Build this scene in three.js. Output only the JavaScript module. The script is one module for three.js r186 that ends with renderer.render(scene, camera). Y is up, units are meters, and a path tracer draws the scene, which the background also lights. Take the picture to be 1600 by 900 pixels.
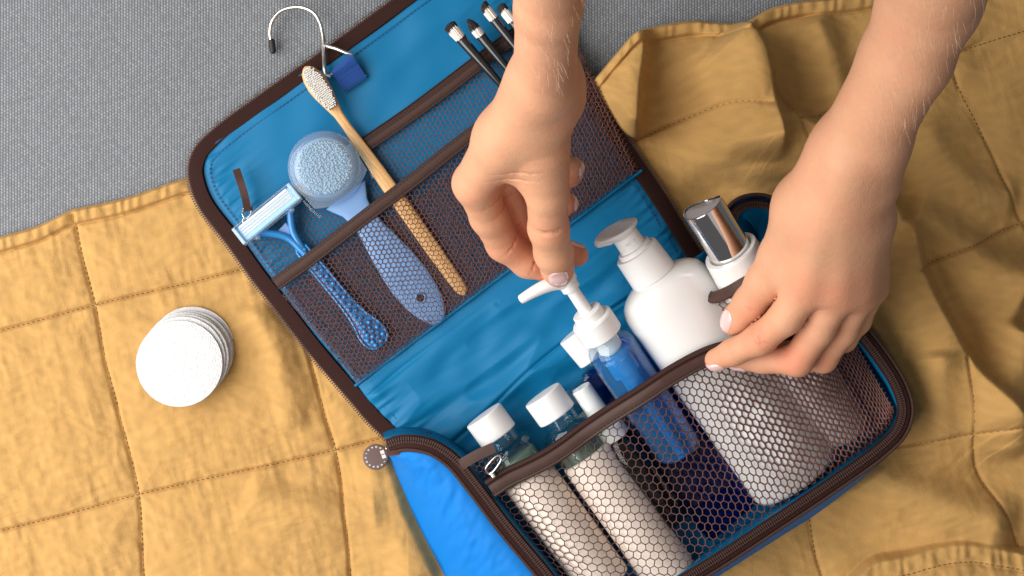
import * as THREE from 'three';
import { mergeGeometries, toCreasedNormals } from 'three/addons/utils/BufferGeometryUtils.js';
import { RoundedBoxGeometry } from 'three/addons/geometries/RoundedBoxGeometry.js';
import { RectAreaLightUniformsLib } from 'three/addons/lights/RectAreaLightUniformsLib.js';
import { createNoise2D, createNoise3D } from 'simplex-noise';

// ---------- camera, light, exposure ----------
const CAM_H = 1.0, S = 0.00042;                       // the lens looks straight down from 1 m; S = metres per photo pixel at bed level
const scene = new THREE.Scene();
const camera = new THREE.PerspectiveCamera(2 * Math.atan(450 * S / CAM_H) * 180 / Math.PI, 16 / 9, 0.05, 20);
camera.position.set(0, CAM_H, 0);
camera.up.set(0, 0, -1);
camera.lookAt(0, 0, 0);
RectAreaLightUniformsLib.init();
const renderer = new THREE.WebGLRenderer({ antialias: true });
renderer.toneMapping = THREE.LinearToneMapping;
renderer.toneMappingExposure = 1;
renderer.shadowMap.enabled = true;
scene.background = new THREE.Color(0.095, 0.093, 0.093);   // dim indoor surround
// tall daylight window to the left of the bed
const daylight = new THREE.RectAreaLight(new THREE.Color(1, 0.965, 0.93), 5.8, 1.4, 1.15);
daylight.position.set(-0.84, 0.80, 0.14);
daylight.lookAt(0, 0, 0.02);
scene.add(daylight);
// added unseen fill lamp overhead, standing in for light off the ceiling
const ceilingFill = new THREE.RectAreaLight(new THREE.Color(1, 0.97, 0.94), 0.31, 4.4, 4.0);
ceilingFill.position.set(0, 2.3, 0.2);
ceilingFill.lookAt(0, 0, 0);
scene.add(ceilingFill);

// ---------- helpers ----------
const V = (x, y, z) => new THREE.Vector3(x, y, z);
const { lerp, clamp, smoothstep } = THREE.MathUtils;
function P(px, py, h) { const k = S * (CAM_H - h) / CAM_H; return V((px - 800) * k, h, (py - 450) * k); }
const rng = ((a) => () => { a |= 0; a = a + 0x6D2B79F5 | 0; let t = Math.imul(a ^ a >>> 15, 1 | a); t = t + Math.imul(t ^ t >>> 7, 61 | t) ^ t; return ((t ^ t >>> 14) >>> 0) / 4294967296; });
const rnd = rng(12345);
const n2 = createNoise2D(rng(7)), n3 = createNoise3D(rng(8));
const fbm = (x, y, o = 4) => { let s = 0, a = 0.5; for (let i = 0; i < o; i++) { s += a * n2(x, y); x = x * 2.03 + 7.1; y = y * 2.03 - 3.7; a *= 0.5; } return s; };
const taken = {};
function numbered(n) { const k = taken[n] = (taken[n] ?? -1) + 1; return k ? n + '_' + String(k).padStart(3, '0') : n; }
function tag(o, label, category, group, kind) { Object.assign(o.userData, { label, category }); if (group) o.userData.group = group; if (kind) o.userData.kind = kind; return o; }
function thing(name, label, category, group) { const o = new THREE.Group(); o.name = numbered(name); scene.add(o); return tag(o, label, category, group); }
function part(name, geo, mat, parent, extra) {
  const g = Array.isArray(geo) ? mergeGeometries(geo.map((q) => { const c = q.index ? q.toNonIndexed() : q.clone(); for (const k of Object.keys(c.attributes)) if (!['position', 'normal', 'uv'].includes(k)) c.deleteAttribute(k); if (!c.attributes.uv) c.setAttribute('uv', new THREE.BufferAttribute(new Float32Array(c.attributes.position.count * 2), 2)); return c; })) : geo;
  const m = new THREE.Mesh(g, mat); m.name = name; m.castShadow = m.receiveShadow = true;
  if (extra) Object.assign(m.userData, extra);
  parent.add(m); return m;
}
function stand(o, A, B, up = V(0, 1, 0)) {            // base at A, own y towards B, own z towards up
  const y = B.clone().sub(A).normalize(), z = up.clone().addScaledVector(y, -up.dot(y)).normalize(), x = y.clone().cross(z);
  o.position.copy(A); o.quaternion.setFromRotationMatrix(new THREE.Matrix4().makeBasis(x, y, z)); return A.distanceTo(B);
}
// creased normals at millimetre scale
function creased(g, a) { g.scale(1000, 1000, 1000); const o = toCreasedNormals(g, a); o.scale(0.001, 0.001, 0.001); return o; }
// body swept along y: rows of [y, half width, half depth, x shift, z shift]; e = 2 round, larger = squarer
function sweep(rows, n = 32, e = 2, crease = 0.6) {
  const pos = [], idx = [], uv = [];
  for (const [y, w, d, sx = 0, sz = 0, ee = e] of rows) for (let i = 0; i <= n; i++) {
    const a = i / n * 2 * Math.PI, c = Math.cos(a), s = Math.sin(a), p = 2 / ee;
    pos.push(sx + w * Math.sign(c) * Math.abs(c) ** p, y, sz + d * Math.sign(s) * Math.abs(s) ** p); uv.push(i / n * Math.PI * (w + d), y);
  }
  const N = n + 1;
  for (let r = 0; r + 1 < rows.length; r++) for (let i = 0; i < n; i++) { const a = r * N + i; idx.push(a, a + N, a + 1, a + 1, a + N, a + N + 1); }
  for (const [r, flip] of [[0, 0], [rows.length - 1, 1]]) {
    const c = pos.length / 3, q = rows[r]; pos.push(q[3] ?? 0, q[0], q[4] ?? 0); uv.push(0, q[0]);
    for (let i = 0; i < n; i++) flip ? idx.push(r * N + i, c, r * N + i + 1) : idx.push(r * N + i, r * N + i + 1, c);
  }
  const g = new THREE.BufferGeometry();
  g.setAttribute('position', new THREE.Float32BufferAttribute(pos, 3)); g.setAttribute('uv', new THREE.Float32BufferAttribute(uv, 2)); g.setIndex(idx);
  return creased(g, crease);
}
// rows of a body from y0 to y1 with both rims rounded by r
function rounded(y0, y1, w, d, r, k = 6) {
  const rows = []; for (let i = 0; i <= k; i++) { const a = i / k * Math.PI / 2; rows.push([y0 + r * (1 - Math.sin(a)), w - r * (1 - Math.cos(a)), d - r * (1 - Math.cos(a))]); }
  rows.reverse(); return [...rows, ...rows.map(([y, a, b]) => [y1 - (y - y0), a, b]).reverse()];
}
const smoothRows = (rows, n = 60) => { const c = new THREE.CatmullRomCurve3(rows.map((r) => V(r[0], r[1], r[2])), false, 'centripetal'); return c.getPoints(n).map((p) => [p.x, p.y, p.z]); };
function grid(nu, nv, f) {                             // f(s, t) -> [Vector3, u, v]
  const pos = [], uv = [], idx = [];
  for (let j = 0; j <= nv; j++) for (let i = 0; i <= nu; i++) { const [p, u, v] = f(i / nu, j / nv); pos.push(p.x, p.y, p.z); uv.push(u ?? p.x, v ?? p.z); }
  for (let j = 0; j < nv; j++) for (let i = 0; i < nu; i++) { const a = j * (nu + 1) + i, b = a + nu + 1; idx.push(a, b, a + 1, a + 1, b, b + 1); }
  const g = new THREE.BufferGeometry();
  g.setAttribute('position', new THREE.Float32BufferAttribute(pos, 3)); g.setAttribute('uv', new THREE.Float32BufferAttribute(uv, 2)); g.setIndex(idx); g.computeVertexNormals(); return g;
}
// polylines of [px, py] or [px, py, h]: smooth sampling by arc length
class Path {
  constructor(pts, smooth = true) {
    const v = pts.map((q) => V(q[0], q[1], q[2] ?? 0)); let s = v;
    if (smooth && v.length > 2) s = new THREE.CatmullRomCurve3(v, false, 'centripetal').getPoints(v.length * 12);
    this.p = s; this.l = [0]; for (let i = 1; i < s.length; i++) this.l.push(this.l[i - 1] + Math.hypot(s[i].x - s[i - 1].x, s[i].y - s[i - 1].y)); this.len = this.l.at(-1);
  }
  at(t) { const d = clamp(t, 0, 1) * this.len, l = this.l; let a = 0, b = l.length - 1; while (b - a > 1) { const m = a + b >> 1; l[m] <= d ? a = m : b = m; } return this.p[a].clone().lerp(this.p[b], (d - l[a]) / Math.max(1e-9, l[b] - l[a])); }
  dir(t) { const e = 0.6 / this.len, d = this.at(t + e).sub(this.at(t - e)), n = Math.hypot(d.x, d.y) || 1; return [d.x / n, d.y / n]; }
}
const poly = (pts) => { const v = pts.map((q) => V(q[0], q[1], q[2] ?? 0)); return v; };
function distPoly(px, py, v) {                         // signed distance (+ on the right-hand side in the picture's y-down axes), place along 0..1
  let best = 1e9, sg = 1, at = 0; const n = v.length - 1;
  for (let i = 0; i < n; i++) { const ax = v[i].x, ay = v[i].y, dx = v[i + 1].x - ax, dy = v[i + 1].y - ay, t = clamp(((px - ax) * dx + (py - ay) * dy) / (dx * dx + dy * dy), 0, 1), ex = px - ax - t * dx, ey = py - ay - t * dy, d = ex * ex + ey * ey;
    if (d < best) { best = d; sg = dx * ey - dy * ex > 0 ? 1 : -1; at = (i + t) / n; } }
  return [Math.sqrt(best) * sg, at];
}
function tube(pts, r, seg = 60, rs = 10, closed = false) {
  const c = new THREE.CatmullRomCurve3(pts, closed, 'centripetal'), g = [new THREE.TubeGeometry(c, seg, r, rs, closed)];
  if (!closed) for (const e of [0, 1]) g.push(new THREE.SphereGeometry(r, rs, 8).translate(...c.getPointAt(e).toArray()));
  return g;
}
function rod(a, b, r, sides = 4, out) {                // a thin strand without ends, pushed into out = {pos, nor, idx}
  const d = b.clone().sub(a).normalize(), u = Math.abs(d.y) > 0.9 ? V(1, 0, 0) : V(0, 1, 0), x = d.clone().cross(u).normalize(), y = x.clone().cross(d), at = out.pos.length / 3;
  for (let i = 0; i < sides; i++) { const w = i / sides * 2 * Math.PI, c = Math.cos(w), s = Math.sin(w), nx = x.x * c + y.x * s, ny = x.y * c + y.y * s, nz = x.z * c + y.z * s;
    out.pos.push(a.x + nx * r, a.y + ny * r, a.z + nz * r, b.x + nx * r, b.y + ny * r, b.z + nz * r); out.nor.push(nx, ny, nz, nx, ny, nz); }
  for (let i = 0; i < sides; i++) { const p = at + i * 2, q = at + (i + 1) % sides * 2; out.idx.push(p, p + 1, q, p + 1, q + 1, q); }
}
function soup(out) { const g = new THREE.BufferGeometry(); g.setAttribute('position', new THREE.Float32BufferAttribute(out.pos, 3)); g.setAttribute('normal', new THREE.Float32BufferAttribute(out.nor, 3)); g.setAttribute('uv', new THREE.Float32BufferAttribute(new Float32Array(out.pos.length / 3 * 2), 2)); g.setIndex(out.idx); return g; }
// strip swept along a Path: section = [[across px, up m], ...] closed; across > 0 lies to the right of travel (y-down picture axes)
function strip(path, section, n, hFn, wFn) {
  const rows = [], m = section.length;
  for (let i = 0; i <= n; i++) { const t = i / n, c = path.at(t), [dx, dy] = path.dir(t), h0 = hFn ? hFn(t, c) : c.z; rows.push(section.map(([a0, up]) => [a0 * (wFn ? wFn(t) : 1), up]).map(([a, up]) => P(c.x - dy * a, c.y + dx * a, h0 + up))); }
  const L = path.len * S; let wid = [0]; for (let k = 1; k <= m; k++) wid.push(wid[k - 1] + rows[0][k % m].distanceTo(rows[0][k - 1]));
  return creased(grid(m, n, (s, t) => { const k = Math.round(s * m), i = Math.round(t * n); return [rows[i][k % m], wid[k], t * L]; }), 0.7);
}
function boxesAlong(path, step, across, up, size, hFn, jitter = 0) {  // small teeth or stitches; size = [across m, up m, along m]
  const n = Math.floor(path.len / step), proto = new THREE.BoxGeometry(...size), out = [];
  for (let i = 0; i <= n; i++) { const t = i / n, c = path.at(t), [dx, dy] = path.dir(t), h = (hFn ? hFn(t, c) : c.z) + up;
    const g = proto.clone(); g.applyMatrix4(new THREE.Matrix4().makeBasis(V(-dy, 0, dx), V(0, 1, 0), V(-dx, 0, -dy)).setPosition(P(c.x - dy * (across + (rnd() - 0.5) * jitter), c.y + dx * across, h))); out.push(g); }
  return mergeGeometries(out);
}

// ---------- computed textures ----------
function tex(w, h, f, srgb) {
  const d = new Uint8Array(w * h * 4); for (let y = 0; y < h; y++) for (let x = 0; x < w; x++) { const c = f(x, y); const k = (y * w + x) * 4; for (let i = 0; i < 3; i++) d[k + i] = clamp(Math.round((c.length ? c[i] : c) * 255), 0, 255); d[k + 3] = 255; }
  const t = new THREE.DataTexture(d, w, h); t.wrapS = t.wrapT = THREE.RepeatWrapping; t.magFilter = THREE.LinearFilter; t.minFilter = THREE.LinearMipmapLinearFilter; t.generateMipmaps = true; if (srgb) t.colorSpace = THREE.SRGBColorSpace; t.needsUpdate = true; return t;
}
function sized(t, mx, my = mx) { t.repeat.set(1 / mx, 1 / my); return t; }
const TAU = Math.PI * 2;
function tile(x, y, w, h, f, seed = 0) {               // noise that repeats seamlessly over w x h texels, f cycles
  const a = x / w * TAU, b = y / h * TAU, R = f / TAU; return n3(Math.cos(a) * R + seed, Math.sin(a) * R + Math.cos(b) * R * 1.7, Math.sin(b) * R * 1.7 + seed * 2);
}
const leatherBump = sized(tex(256, 256, (x, y) => { let v = 0.5; for (const [f, a] of [[14, 0.25], [30, 0.2], [60, 0.1]]) v += a * Math.abs(tile(x, y, 256, 256, f, f)); return v; }), 0.018);
const tapeBump = sized(tex(64, 64, (x, y) => 0.5 + 0.5 * Math.sin((x + (y % 32 < 16 ? y : 32 - y % 32)) / 8 * TAU)), 0.006);
const satinBump = sized(tex(256, 256, (x, y) => 0.5 + 0.22 * Math.sin(x / 2 * Math.PI) * (y % 4 < 2 ? 1 : -1) + 0.25 * tile(x, y, 256, 256, 40, 3)), 0.03);
const cottonBump = sized(tex(512, 512, (x, y) => 0.5 + 0.3 * tile(x, y, 512, 512, 28, 1) + 0.25 * tile(x, y * 0.999, 512, 512, 80, 5)), 0.05);
const grainMap = tex(256, 512, (x, y) => { const g = tile(x, y, 256, 512, 3, 2) * 0.4 + 0.6 * tile(x * 1, y, 256, 512, 26, 4), s = Math.sin(x / 256 * TAU * 9 + 2 * tile(x, y, 256, 512, 4, 9)); const v = 0.94 + 0.05 * g + 0.05 * s; return [0.90 * v, 0.70 * v, 0.46 * v]; }, true);
sized(grainMap, 0.012, 0.09);

const M = (o) => new THREE.MeshPhysicalMaterial(o);
const rgb = (r, g, b) => new THREE.Color().setRGB(r, g, b);
const mat = {
  satin: M({ color: rgb(0.002, 0.152, 0.330), roughness: 0.48, bumpMap: satinBump, bumpScale: 0.00002, specularIntensity: 0.45, side: THREE.DoubleSide }),
  shell: M({ color: rgb(0.002, 0.185, 0.60), specularIntensity: 0.5, roughness: 0.65, bumpMap: satinBump, bumpScale: 0.00006, side: THREE.DoubleSide }),
  leather: M({ color: rgb(0.056, 0.026, 0.019), roughness: 0.45, specularIntensity: 0.5, bumpMap: leatherBump, bumpScale: 0.00022 }),
  tape: M({ color: rgb(0.040, 0.015, 0.012), roughness: 0.8, specularIntensity: 0.35, bumpMap: tapeBump, bumpScale: 0.0003 }),
  teeth: M({ color: rgb(0.07, 0.032, 0.025), roughness: 0.35 }),
  net: M({ color: rgb(0.120, 0.048, 0.038), roughness: 0.55 }),
  thread: M({ color: rgb(0.016, 0.008, 0.007), roughness: 0.8 }),
  blueThread: M({ color: rgb(0.002, 0.09, 0.26), roughness: 0.7 }),
  steel: M({ color: rgb(0.75, 0.72, 0.67), roughness: 0.28, metalness: 1 }),
  chrome: M({ color: rgb(0.86, 0.85, 0.84), roughness: 0.06, metalness: 1 }),
  brushed: M({ color: rgb(0.72, 0.72, 0.74), roughness: 0.4, metalness: 0.55 }),
  black: M({ color: rgb(0.012, 0.012, 0.013), roughness: 0.35 }),
  blackGloss: M({ color: rgb(0.010, 0.010, 0.011), roughness: 0.22, clearcoat: 0.6, clearcoatRoughness: 0.12 }),
  white: M({ color: rgb(0.80, 0.79, 0.78), roughness: 0.38 }),
  whiteGloss: M({ color: rgb(0.80, 0.79, 0.775), roughness: 0.22, clearcoat: 0.4, clearcoatRoughness: 0.15 }),
  lotion: M({ color: rgb(0.80, 0.70, 0.61), roughness: 0.5 }),
  cotton: M({ color: rgb(0.76, 0.76, 0.76), roughness: 0.95, bumpMap: cottonBump, bumpScale: 0.0006, sheen: 0.3, sheenColor: rgb(0.6, 0.6, 0.6) }),
  clear: M({ color: rgb(0.97, 0.985, 0.98), roughness: 0.04, transmission: 1, thickness: 0, ior: 1.45 }),
  clearTint: M({ color: rgb(0.80, 0.90, 0.86), roughness: 0.05, transmission: 1, thickness: 0, ior: 1.45 }),
  frosted: M({ color: rgb(0.78, 0.88, 0.96), roughness: 0.15, transmission: 0.9, thickness: 0, ior: 1.45 }),
  bluePlastic: M({ color: rgb(0.02, 0.21, 0.52), roughness: 0.28, clearcoat: 0.3 }),
  blueHandle: M({ color: rgb(0.155, 0.30, 0.56), roughness: 0.5 }),
  bamboo: M({ color: rgb(1, 1, 1), map: grainMap, roughness: 0.55 }),
  bristle: M({ color: rgb(0.86, 0.83, 0.78), roughness: 0.5, transmission: 0.15, thickness: 0 }),
};
// ---------- the surface: grey woven upholstery ----------
{
  const W = 512, n = 32, c = W / n, tone = Array.from({ length: n * n }, () => rnd());
  const h = new Float32Array(W * W), col = new Float32Array(W * W);
  for (let y = 0; y < W; y++) for (let x = 0; x < W; x++) {
    const i = Math.floor(x / c), yy = (y + (i % 2) * c / 2) % W, j = Math.floor(yy / c), fx = x / c - i - 0.5, fy = yy / c - j - 0.5;
    const over = Math.max(0, 1 - (fx * fx * 5.2 + fy * fy * 3.6)), t = tone[j * n + i];
    h[y * W + x] = Math.sqrt(over); col[y * W + x] = 0.435 + 0.04 * rnd() + (0.06 + 0.10 * t) * smoothstep(over, 0, 0.6);
  }
  const map = sized(tex(W, W, (x, y) => { const v = clamp(col[y * W + x] + 0.05 * (rnd() - 0.5), 0, 1); return [v * 0.93, v * 0.955, v * 0.99]; }, true), 0.060, 0.067);
  const bump = sized(tex(W, W, (x, y) => h[y * W + x]), 0.060, 0.067);
  const m = M({ map, bumpMap: bump, bumpScale: 0.0004, roughness: 0.92, sheen: 0.25, sheenColor: rgb(0.5, 0.5, 0.52) });
  const g = grid(60, 40, (s, t) => { const x = -0.62 + 1.24 * s, z = -0.45 + 0.9 * t; return [V(x, 0.0012 * fbm(x * 7, z * 7, 2), z), x, z]; });
  const seat = new THREE.Group(); seat.name = 'sofa_seat'; scene.add(seat); seat.userData.kind = 'structure';
  part('woven_cover', g, m, seat);
  part('cushion', new RoundedBoxGeometry(1.24, 0.12, 0.9, 3, 0.02).translate(0, -0.0625, 0), m, seat);
}

// ---------- the mustard quilt: one cloth with pressed folds, quilted seams and a hem ----------
const hemLine = new Path([[-60, 386], [0, 368], [60, 350], [96, 332], [110, 326], [150, 318], [200, 306], [280, 279], [420, 236], [620, 180], [780, 150], [880, 146], [925, 124], [960, 86], [998, 47], [1030, 38], [1085, 30], [1130, 34], [1165, 33], [1200, 13], [1240, 2], [1330, -8], [1420, -24], [1680, -60]], true);
const hemY = (() => { const a = []; for (let i = 0; i <= 4000; i++) { const q = hemLine.at(i / 4000); a.push([q.x, q.y]); } return (x) => { let lo = 0, hi = a.length - 1; while (hi - lo > 1) { const m = lo + hi >> 1; a[m][0] <= x ? lo = m : hi = m; } const f = (x - a[lo][0]) / Math.max(1e-6, a[hi][0] - a[lo][0]); return lerp(a[lo][1], a[hi][1], clamp(f, 0, 1)); }; })();
const seams = [
  [[-20, 521], [60, 500], [143, 477], [230, 456], [300, 440], [400, 414], [520, 380]],
  [[-20, 836], [100, 806], [213, 775], [330, 748], [440, 724], [522, 705], [640, 675]],
  [[112, 336], [122, 390], [135, 440], [146, 482], [160, 560], [186, 660], [213, 772], [219, 860], [222, 930]],
  [[440, 430], [470, 520], [488, 580], [506, 650], [523, 706], [538, 800], [548, 930]],
  [[985, 224], [1030, 202], [1080, 182], [1130, 168], [1192, 173]],
  [[1238, 192], [1290, 178], [1340, 160], [1400, 128], [1470, 92], [1540, 66], [1640, 36]],
  [[1180, 70], [1205, 120], [1228, 170], [1262, 240], [1300, 300]],
  [[1480, 70], [1500, 130], [1530, 190], [1558, 250], [1575, 300], [1600, 345], [1640, 400]],
  [[1420, 423], [1470, 402], [1530, 378], [1590, 352], [1660, 330]],
  [[1395, 700], [1440, 692], [1510, 676], [1600, 655], [1680, 640]],
  [[1490, 555], [1504, 620], [1513, 676], [1530, 740], [1560, 790], [1592, 850], [1612, 930]],
  [[1266, 780], [1270, 830], [1280, 880], [1296, 930]],
].map((q) => poly(new Path(q).p.filter((_, i) => i % 3 === 0).map((v) => [v.x, v.y])));
const folds = [  // [line, height at its start, height at its end, width on the left of travel, width on the right] in px and m
  [[[1000, 40], [998, 90], [990, 150], [986, 225]], 0.010, 0.024, 14, 60],
  [[[1140, 40], [1172, 78], [1186, 130], [1192, 190], [1200, 260]], 0.024, 0.024, 16, 70],
  [[[1080, 60], [1130, 120], [1150, 200], [1140, 300]], 0.006, 0.012, 60, 60],
  [[[1178, 165], [1230, 190], [1290, 225], [1340, 280], [1390, 350], [1420, 430], [1458, 510], [1500, 570], [1560, 640], [1620, 690]], 0.020, 0.022, 22, 85],
  [[[1260, 20], [1290, 80], [1310, 150], [1330, 230]], 0.006, 0.010, 30, 30],
  [[[1400, 330], [1470, 370], [1540, 420], [1620, 450]], 0.012, 0.014, 40, 60],
  [[[1430, 180], [1480, 260], [1530, 300], [1600, 310]], 0.005, 0.006, 30, 40],
  [[[1250, 760], [1330, 740], [1420, 770], [1500, 800], [1600, 820]], 0.006, 0.010, 40, 50],
  [[[1440, 540], [1450, 620], [1470, 700]], 0.006, 0.004, 26, 26],
  [[[1600, 500], [1570, 600], [1590, 720]], 0.014, 0.010, 50, 40],
  [[[560, 700], [600, 760], [630, 850], [660, 930]], 0.002, 0.006, 40, 30],
  [[[380, 760], [450, 790], [540, 800], [610, 790]], 0.004, 0.005, 30, 40],
  [[[395, 470], [430, 540], [450, 620], [455, 680]], 0.005, 0.003, 26, 22],
].map(([l, a, b, wl, wr]) => ({ v: poly(new Path(l).p.filter((_, i) => i % 4 === 0).map((q) => [q.x, q.y])), a, b, wl, wr, box: l.reduce((o, q) => [Math.min(o[0], q[0] - 3 * Math.max(wl, wr)), Math.min(o[1], q[1] - 3 * Math.max(wl, wr)), Math.max(o[2], q[0] + 3 * Math.max(wl, wr)), Math.max(o[3], q[1] + 3 * Math.max(wl, wr))], [1e9, 1e9, -1e9, -1e9]) }));
const flapEdge = poly(new Path([[1270, 960], [1320, 905], [1362, 872], [1410, 862], [1450, 850], [1500, 843], [1550, 850], [1600, 858], [1700, 872]]).p.filter((_, i) => i % 4 === 0).map((q) => [q.x, q.y]));
function quiltH(px, py) {
  const hem = py - hemY(px), right = smoothstep(px, 900, 1150);
  let d0 = 1e9; for (const s of seams) { const b = s[0], e = s.at(-1); if (px < Math.min(b.x, e.x) - 90 || px > Math.max(b.x, e.x) + 90 || py < Math.min(b.y, e.y) - 90 || py > Math.max(b.y, e.y) + 90) continue; d0 = Math.min(d0, Math.abs(distPoly(px, py, s)[0])); }
  const dh = Math.abs(hem - 25); d0 = Math.min(d0, dh * 1.3);
  const puff = 1 - Math.exp(-d0 / 38), groove = Math.exp(-((d0 / 2.6) ** 2));
  let h = 0.0022 + 0.0046 * puff - 0.0022 * groove;
  // gauze crinkle: short soft wrinkles across the cloth, gathered near the seams
  const a = 1.28, u = px * Math.cos(a) + py * Math.sin(a), w = -px * Math.sin(a) + py * Math.cos(a);
  const near = 0.35 + 0.65 * Math.exp(-d0 / 45), soft = (1 - 0.45 * right) * (0.35 + 0.65 * smoothstep(n2(px / 150 + 20, py / 130), -0.6, 0.6));
  h += soft * near * (0.0010 * fbm(u / 110, w / 26 + 3, 3) + 0.00045 * (1 - 2 * Math.abs(n2(u / 150 + 9, w / 34))));
  h += lerp(0.0016, 0.0007, right) * fbm(px / 90, py / 90, 3) + 0.0075 * right * fbm(px / 260 + 4, py / 230, 2);
  const q = px * 0.95 - py * 0.3; h += 0.0003 * fbm(q / 60, (py + px * 0.28) / 9, 2) * soft;
  if (hem < 26) { const c = Math.sin(px / 13 * TAU * 0.72 + 3 * n2(px / 60, 2)) * 0.5 + 0.5; h += 0.0024 * Math.sqrt(Math.max(0, 1 - ((hem - 12) / 14) ** 2)) * (0.55 + 0.45 * c); h += 0.0012; }
  for (const f of folds) { if (px < f.box[0] || px > f.box[2] || py < f.box[1] || py > f.box[3]) continue; const [d, t] = distPoly(px, py, f.v), wd = d < 0 ? f.wl : f.wr; h += 1.75 * lerp(f.a, f.b, t) * Math.exp(-((d / wd) ** 2)) * smoothstep(t, -0.001, 0.12) * (1 - smoothstep(t, 0.86, 1.001)); }
  const [fd] = px > 1150 && py > 780 ? distPoly(px, py, flapEdge) : [-99];
  if (fd > -8) { const c = Math.sin(px / 17 * TAU + 2 * n2(px / 50, 7)), in_ = smoothstep(fd, -3, 5); h = lerp(h, 0.020 + 0.006 * smoothstep(fd, 0, 60) + 0.0004 * c * Math.exp(-(((fd - 14) / 16) ** 2)) - 0.0012 * Math.exp(-(((fd - 30) / 3) ** 2)) + 0.002 * fbm(px / 60, py / 60, 3), in_); }
  // pressed flat under the bag
  const bagIn = bagInside(px, py); if (bagIn > 0) h = lerp(h, Math.min(h, 0.0045), bagIn);
  // the free hem turns down onto the seat
  return Math.max(0.0006, h * (0.25 + 0.75 * smoothstep(hem, -2, 7)));
}
const bagOutline = poly([[600, -10], [330, 200], [296, 235], [293, 285], [355, 382], [542, 622], [612, 700], [640, 790], [690, 895], [730, 960], [960, 1000], [1110, 905], [1300, 775], [1400, 695], [1420, 640], [1340, 510], [1225, 325], [1150, 320], [1100, 400], [905, 110], [820, -60]]);
function bagInside(px, py) {
  let inside = false; const v = bagOutline; for (let i = 0, j = v.length - 1; i < v.length; j = i++) if ((v[i].y > py) !== (v[j].y > py) && px < (v[j].x - v[i].x) * (py - v[i].y) / (v[j].y - v[i].y) + v[i].x) inside = !inside;
  const d = Math.abs(distPoly(px, py, v)[0]); return smoothstep(inside ? d : -d, -16, 4);
}
{
  const K = S * (CAM_H - 0.008) / CAM_H, pos = (px, py, h) => V((px - 800) * K, h, (py - 450) * K);
  const nx = 760, ny = 470;
  const cloth = grid(nx, ny, (s, t) => { const px = -50 + 1710 * s, y0 = hemY(px), py = y0 + (955 - y0) * t ** 1.08; return [pos(px, py, quiltH(px, py)), (px - 800) * K, (py - 450) * K]; });
  const W = 512;
  const weave = (x, y) => 0.5 + 0.20 * tile(x, y * 0.999, W, W, 9, 11) + 0.16 * (n2(x * 0.9, 3.3 + Math.floor(y / 3) * 7.7) * 0.5) + 0.16 * (n2(Math.floor(x / 3) * 5.1, y * 0.9) * 0.5) + 0.1 * (rnd() - 0.5);
  const f = new Float32Array(W * W); for (let y = 0; y < W; y++) for (let x = 0; x < W; x++) f[y * W + x] = weave(x, y);
  const map = sized(tex(W, W, (x, y) => { const v = 0.92 + 0.16 * (f[y * W + x] - 0.5); return [0.800 * v, 0.622 * v, 0.362 * v]; }, true), 0.11);
  const bump = sized(tex(W, W, (x, y) => f[y * W + x]), 0.11);
  const m = M({ map, bumpMap: bump, bumpScale: 0.0009, roughness: 0.93, sheen: 0.35, sheenColor: rgb(0.5, 0.34, 0.12), sheenRoughness: 0.5, side: THREE.DoubleSide });
  const quilt = thing('blanket', 'crinkled mustard yellow quilted cotton blanket spread on the grey seat under the bag', 'blanket');
  part('cloth', cloth, m, quilt);
  const st = []; const proto = new THREE.CapsuleGeometry(0.00028, 0.0016, 2, 5);
  for (const v of [...seams, flapEdge.map((q) => V(q.x + 4, q.y + 29, 0))]) {
    const p = new Path(v.map((q) => [q.x, q.y]), false), n = Math.floor(p.len / 8);
    for (let i = 0; i < n; i++) { const c = p.at((i + 0.5) / n), [dx, dy] = p.dir((i + 0.5) / n); if (bagInside(c.x, c.y) > 0.3 || c.y - hemY(c.x) < 3) continue;
      const a = pos(c.x - dx * 2, c.y - dy * 2, quiltH(c.x - dx * 2, c.y - dy * 2) + 0.0002), b = pos(c.x + dx * 2, c.y + dy * 2, quiltH(c.x + dx * 2, c.y + dy * 2) + 0.0002);
      const g = proto.clone(); g.applyQuaternion(new THREE.Quaternion().setFromUnitVectors(V(0, 1, 0), b.clone().sub(a).normalize())); g.translate((a.x + b.x) / 2, (a.y + b.y) / 2, (a.z + b.z) / 2); st.push(g); }
  }
  part('stitching', st, M({ color: rgb(0.15, 0.075, 0.02), roughness: 0.9 }), quilt, { kind: 'stuff' });
}
// ---------- where the things in the bag lie: axis from base to top as [px, py, height] ----------
const lay = {
  bottleA: [[948, 912, 0.0302], [755, 648, 0.037]], bottleB: [[1050, 900, 0.0302], [847, 616, 0.039]],
  spray: [[1052, 815, 0.025], [902, 598, 0.040]], blueSquare: [[1142, 815, 0.0165], [895, 520, 0.027]],
  gel: [[1062, 705, 0.038], [880, 432, 0.086]], pump: [[1246, 748, 0.028], [968, 356, 0.076]],
  silver: [[1318, 672, 0.024], [1097, 322, 0.101]],
};
const humps = [                                       // rounded tops that the pocket net is stretched over
  { a: [948, 912, 0.0302], b: [830, 745, 0.035], r: 39, up: 0.0165 }, { a: [1050, 900, 0.0302], b: [905, 700, 0.037], r: 39, up: 0.0165 },
  { a: [1062, 705, 0.040], b: [985, 590, 0.058], r: 38, up: 0.016 }, { a: [1246, 748, 0.028], b: [1060, 486, 0.060], r: 78, up: 0.0185 },
  { a: [1318, 672, 0.024], b: [1190, 470, 0.069], r: 48, up: 0.0190 }, { a: [1142, 815, 0.024], b: [1000, 640, 0.028], r: 62, up: 0.014 },
];
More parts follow.
